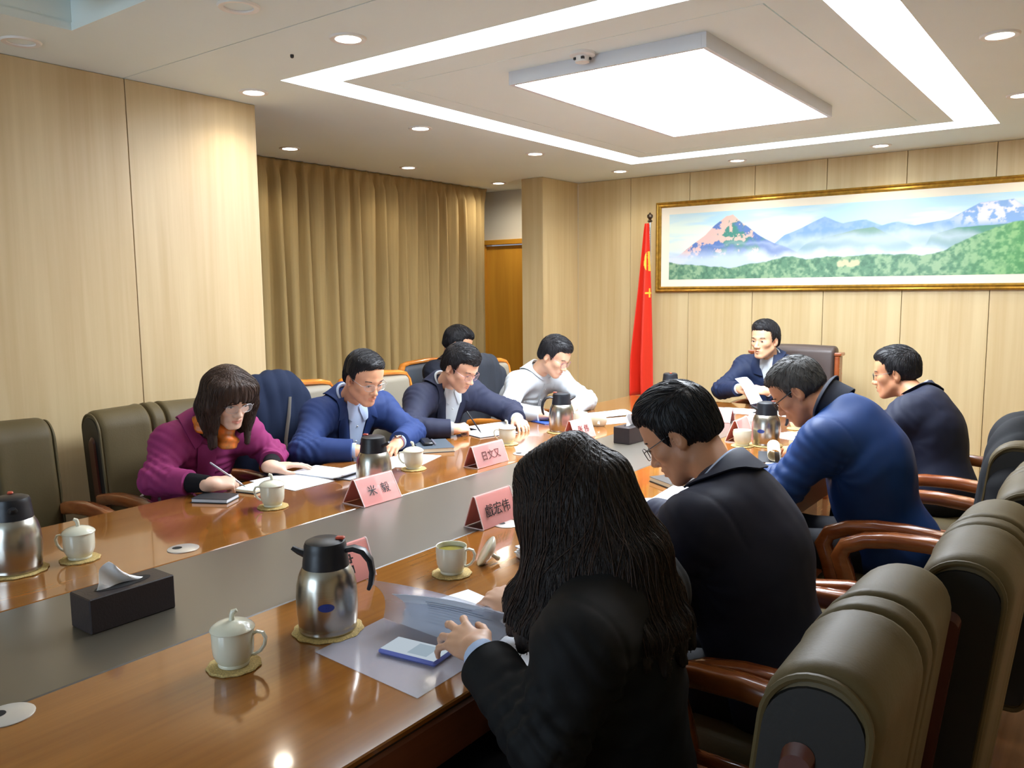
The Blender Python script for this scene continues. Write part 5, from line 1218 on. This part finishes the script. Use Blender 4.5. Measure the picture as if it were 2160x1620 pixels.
# navy suit
book('notebook', 'open dark folder with a pale page under the writing hand in navy', -2.835, 3.565, .21, .26, R_(-18), .007, M_dkbook, M_paper, True)
sheet('paper_sheet', 'white sheets beyond the folder of the man writing in navy', -2.915, 3.73, .21, .29, R_(-14), .0085)
pen('black pen in the writing hand of the man in navy', (-2.815, 3.475, .762), (-2.89, 3.44, .885), M_black)
# white shirt
sheet('folded_papers', 'curled white papers spread in front of the man in white', -2.66, 4.46, .20, .40, R_(-35), .002, curl=lambda u, v: .022*max(0, v-.3)**2+.012*math.sin(PI*u)*v)
sheet('paper_sheet', 'flat white sheet reaching towards the far tissue box', -2.47, 4.32, .19, .30, R_(-28), .001)
sheet('paper_sheet', 'white sheet under the forearm of the man in white', -2.80, 4.25, .24, .30, R_(-10), .001)
book('blue_folder', 'blue folder edge under the papers of the man in white', -2.77, 4.10, .16, .22, R_(-20), .006, M_bluef, M_paper)
# chairman
sheet('paper_sheet', 'white sheet lying on the table before the chairman', -1.96, 5.12, .30, .24, R_(6), .001)
sheet('paper_sheet', 'second white sheet before the chairman, nearer his left hand', -1.74, 5.16, .28, .21, R_(-12), .001)
P0 = [(-2.14, 5.42, .925), (-2.10, 5.40, .90), (-2.055, 5.36, .865), (-2.01, 5.31, .82), (-1.96, 5.25, .78)]
sh = MB().grid([[tuple(np.array(p)+np.array((.10, .035, .012))*k+np.array((0, 0, .006*math.sin(3*k)))) for k in np.linspace(0, .75, 6)] for p in P0], thick=.0008).build('held_paper', M_paper, None); tag(sh, 'white sheet bent in the right hand of the chairman', 'paper')
# man in bright blue
t = thing('notebook', 'open notebook with its page rolled over, before the man in bright blue', 'notebook', (-1.27, 3.80, TZ), R_(20))
MB().box((0, 0, .002), (.20, .26, .004), .001).build('cover', M_dkbook, t, False); MB().box((.045, -.0, .007), (.10, .25, .009), .001).build('page_block', M_paper, t, False)
MB().grid([[(-.03-.03*math.cos(a)+.0, -.12+.25*v, .034+.028*math.sin(a)) for a in np.linspace(-PI*.55, PI*1.1, 14)] for v in np.linspace(0, 1, 6)], thick=.001).build('rolled_page', M_cream, t)
pen('black pen on the table by the hand of the man in bright blue', (-1.325, 3.93, .758), (-1.20, 3.90, .775), M_black)
t = thing('card_box', 'small dark box with a grey top beside the man in bright blue', 'box', (-1.225, 4.11, TZ), R_(-30)); MB().box((0, 0, .025), (.10, .11, .05), .003).build('box', M_dkbook, t, angle=30); MB().box((0, 0, .057), (.104, .114, .014), .002).build('lid', mat('grey_lid', '8E9AA6', .4), t, angle=30)
sheet('paper_sheet', 'white sheets in front of the man in profile', -1.36, 4.38, .21, .30, R_(70), .001); sheet('paper_sheet', 'white sheet by the far right cup', -1.27, 4.62, .21, .30, R_(80), .001)
sheet('paper_sheet', 'white sheet half under the open notebook of the man in bright blue', -1.17, 3.62, .21, .28, R_(15), .001)
# man in dark navy
sheet('paper_sheet', 'white sheet under the hand of the man in dark navy', -1.32, 2.62, .22, .30, R_(30), .001, curl=lambda u, v: .010*math.sin(PI*u))
sheet('paper_sheet', 'white sheet beyond the hand of the man in dark navy', -1.30, 2.83, .21, .30, R_(6), .0125)
book('notebook', 'half-open notebook with yellow pages beside the man in dark navy', -1.44, 3.08, .15, .21, R_(-30), .02, M_yelbook, M_cream)
# long-haired woman
def boxsheet(name, lab, cat, rows, m, thick=.001, grp=None):
    o = MB().grid(rows, thick=thick).build(name, m, None, True, angle=60); return tag(o, lab, cat, grp)
fo = thing('plastic_folder', 'frosted plastic folder lying open under the phone and the raised pages', 'folder', (0, 0, 0))
c = [np.array(q) for q in ((-1.405, 1.135, TZ+.0012), (-1.075, 1.115, TZ+.0012), (-1.085, 1.345, TZ+.0012), (-1.42, 1.36, TZ+.0012))]
def bil(c, n, m, f=None): return [[tuple((c[0]*(1-u)+c[1]*u)*(1-v)+(c[3]*(1-u)+c[2]*u)*v+(f(u, v) if f else 0)) for u in np.linspace(0, 1, n)] for v in np.linspace(0, 1, m)]
MB().grid(bil(c, 8, 6), thick=-.0008).build('sheet', M_plast, fo)
c2 = [np.array(q) for q in ((-1.42, 1.36, TZ+.002), (-1.095, 1.345, TZ+.002), (-1.03, 1.385, .836), (-1.452, 1.335, .850))]
MB().grid(bil(c2, 14, 10, lambda u, v: np.array((0, .03*math.sin(PI*v), .012*math.sin(PI*u)*v))), thick=.0008).build('flap', M_plast, fo)
c3 = [q+np.array((0, .004, 0)) for q in c2]; c3[0] = c3[0]*.82+c3[1]*.18; c3[3] = c3[3]*.82+c3[2]*.18+np.array((0, 0, -.02))
pg = boxsheet('printed_page', 'printed white page inside the lifted folder flap of the long-haired woman', 'paper', bil(c3, 14, 10, lambda u, v: np.array((0, .03*math.sin(PI*v), .012*math.sin(PI*u)*v-.002))), M_paper)
lm = MB()
for k in range(9):
    v = .22+.07*k; P_ = [np.array(bil(c3, 14, 10, None)[0][0])*0+((c3[0]*(1-u)+c3[1]*u)*(1-v)+(c3[3]*(1-u)+c3[2]*u)*v+np.array((0, .03*math.sin(PI*v)-.0035, .012*math.sin(PI*u)*v-.002))) for u in np.linspace(.25, .85-.1*(k % 3), 8)]
    MB().tube(P_, .0007, 4).build('print_line', M_lines, pg)
book('notebook', 'open white notebook behind the hands of the long-haired woman', -1.235, 1.48, .30, .21, R_(-12), .012, M_dkbook, M_paper, True)
sheet('paper_sheet', 'white sheet beside the elbow of the long-haired woman', -1.02, 1.44, .16, .22, R_(-10), .0145, tilt=0)
pen('thin black pen lying across the open white notebook', (-1.13, 1.39, .766), (-1.06, 1.47, .767), M_black, .003)
pr = MB().tube([(-1.185, 1.46, .80), (-1.12, 1.425, .812), (-1.045, 1.39, .818)], [.010, .012, .012], 14).build('paper_roll', M_paper, None); tag(pr, 'white rolled page edge held in the hand of the long-haired woman', 'paper')
ph = thing('phone', 'phone in a lilac case with a lit white screen on the plastic folder', 'phone', (-1.215, 1.258, TZ+.002), R_(8))
MB().box((0, 0, .006), (.155, .079, .012), .006).build('case', M_phone, ph); MB().box((0, 0, .0122), (.143, .068, .0012), .0005).build('screen', M_screen, ph, False); MB().box((.02, 0, .0131), (.05, .05, .0006)).build('screen_window', M_scr2, ph, False); MB().box((-.0778, -.012, .006), (.001, .009, .004)).build('port', M_hole, ph, False)
for k in range(6):
    o = MB().box((0, 0, .003), (.10-.004*k, .075, .005), .001).build('paper_slip', M_paper, None, False, loc=(-1.37+.004*math.sin(k*2.1), 1.93+.004*math.cos(k*1.7), TZ+.002+.0065*k)); o.rotation_euler = (0, 0, R_(-25+4*math.sin(k*3))); tag(o, ['bottom', 'second', 'third', 'fourth', 'fifth', 'topmost'][k]+' white paper slip in the small stack left of the long dark hair', 'paper', 'stack of white paper slips')
# cable grommets belong to the table
for x, y in ((-2.335, 1.385), (-1.67, .61), (-1.665, 2.185), (-2.335, 3.2), (-1.65, 3.6)):
    g = MB().lathe([(.0, .0), (.047, .0), (.0475, .002), (.045, .0032), (.0, .0032)], 32, capb=False, capt=False).build('cable_grommet', M_plate, tb, loc=(x+1.9875, y-2.15, TZ))
    MB().lathe([(0, .0036), (.015, .0036)], 20, capb=False, capt=False, c=(-.015, -.012, 0)).build('cable_hole', M_hole, g)

# ================================================================ coats and bag
def coat(name, lab, loc, rz, m, y0, width, xoff, top, trim=None, seed=1, low=.60, dep=.075):
    """coat thrown over a chair back (chair-local frame)"""
    s = SDF(); n = 7; t = thing(name, lab, 'coat', loc, rz)
    for k in range(n):
        x = xoff-width/2+width*k/(n-1); e = 1-.12*abs(2*k/(n-1)-1)**3
        s.cap((x, y0, top*e+.0*(1-e)), (x, y0+.012*(k % 2), low+.03*math.sin(k*2.1+seed)), dep, dep*1.25, k=.05)
    s.cap((xoff-width*.45, y0+.03, top-.06), (xoff-width*.52, y0+.06, low+.12), .055, .05, k=.03); s.cap((xoff+width*.45, y0+.03, top-.06), (xoff+width*.54, y0+.05, low+.08), .055, .05, k=.03)
    s.cap((xoff-width*.3, y0, top+.03), (xoff+width*.3, y0, top+.035), .05, .045, k=.05)
    V, F = sdf_mesh(s, .0085); N = vnormals(V, F)
    d = .010*waves(V*np.array((1, 1, .25)), seed, 60, 5)+.006*np.abs(np.sin(V[:, 0]*42+5*V[:, 2]+3*waves(V, seed+3, 12, 3)))
    o = mesh_np('cloth', V+N*d[:, None], F, m, t)
    if trim:
        MB().tube([(trim, y0+dep+.02, top-.03), (trim+.02, y0+dep+.033, top-.12), (trim+.05, y0+dep+.04, top-.24), (trim+.06, y0+dep+.045, top-.34)], .017, 8, .35).build('trim', mat('coat_trim', '9C9890', .6), t)
        for z in (.10, .22): MB().lathe([(.009, 0), (.007, .004), (0, .005)], 12, capb=False, capt=False, c=(trim-.10, y0+dep+.03, top-z), R=Matrix.Rotation(-PI/2, 3, 'X')).build('snap', M_chrome, t)
    return t
F_navyc = fabric('navy_coat', '17223A', .85); F_blackc = fabric('black_jacket', '16181C', .8); F_greyc = fabric('charcoal_jacket', '2C2F36', .8)
coat('navy_coat', 'navy coat with a grey trim hung behind the woman in magenta and the blue suit', (-3.22, 2.79, 0), -PI/2, F_navyc, -.33, .30, .13, 1.04, trim=.11, seed=2, dep=.085)
coat('charcoal_coat', 'charcoal jacket over the chair back between the navy suit and the white shirt', (-3.22, 4.42, 0), -PI/2, F_greyc, -.335, .40, .06, 1.02, seed=5, dep=.075)
coat('black_coat', 'black coat draped over the chair at the right picture edge', (-.62, 3.35, 0), PI/2, F_blackc, -.36, .44, .0, .995, seed=8, low=.62, dep=.10)
t = thing('handbag', 'pale blue handbag with a black buckle beside the woman in magenta', 'bag', (-3.28, 1.80, .485), R_(10)); MB().box((0, 0, .075), (.12, .22, .15), .03).build('body', mat('pale_blue_leather', '9FB4CC', .4), t)
MB().tube([(0, -.06, .15), (0, -.05, .21), (0, .0, .235), (0, .05, .21), (0, .06, .15)], .006, 8).build('strap', M_penw, t); MB().box((.02, 0, .155), (.05, .07, .02), .006).build('buckle', M_black, t)
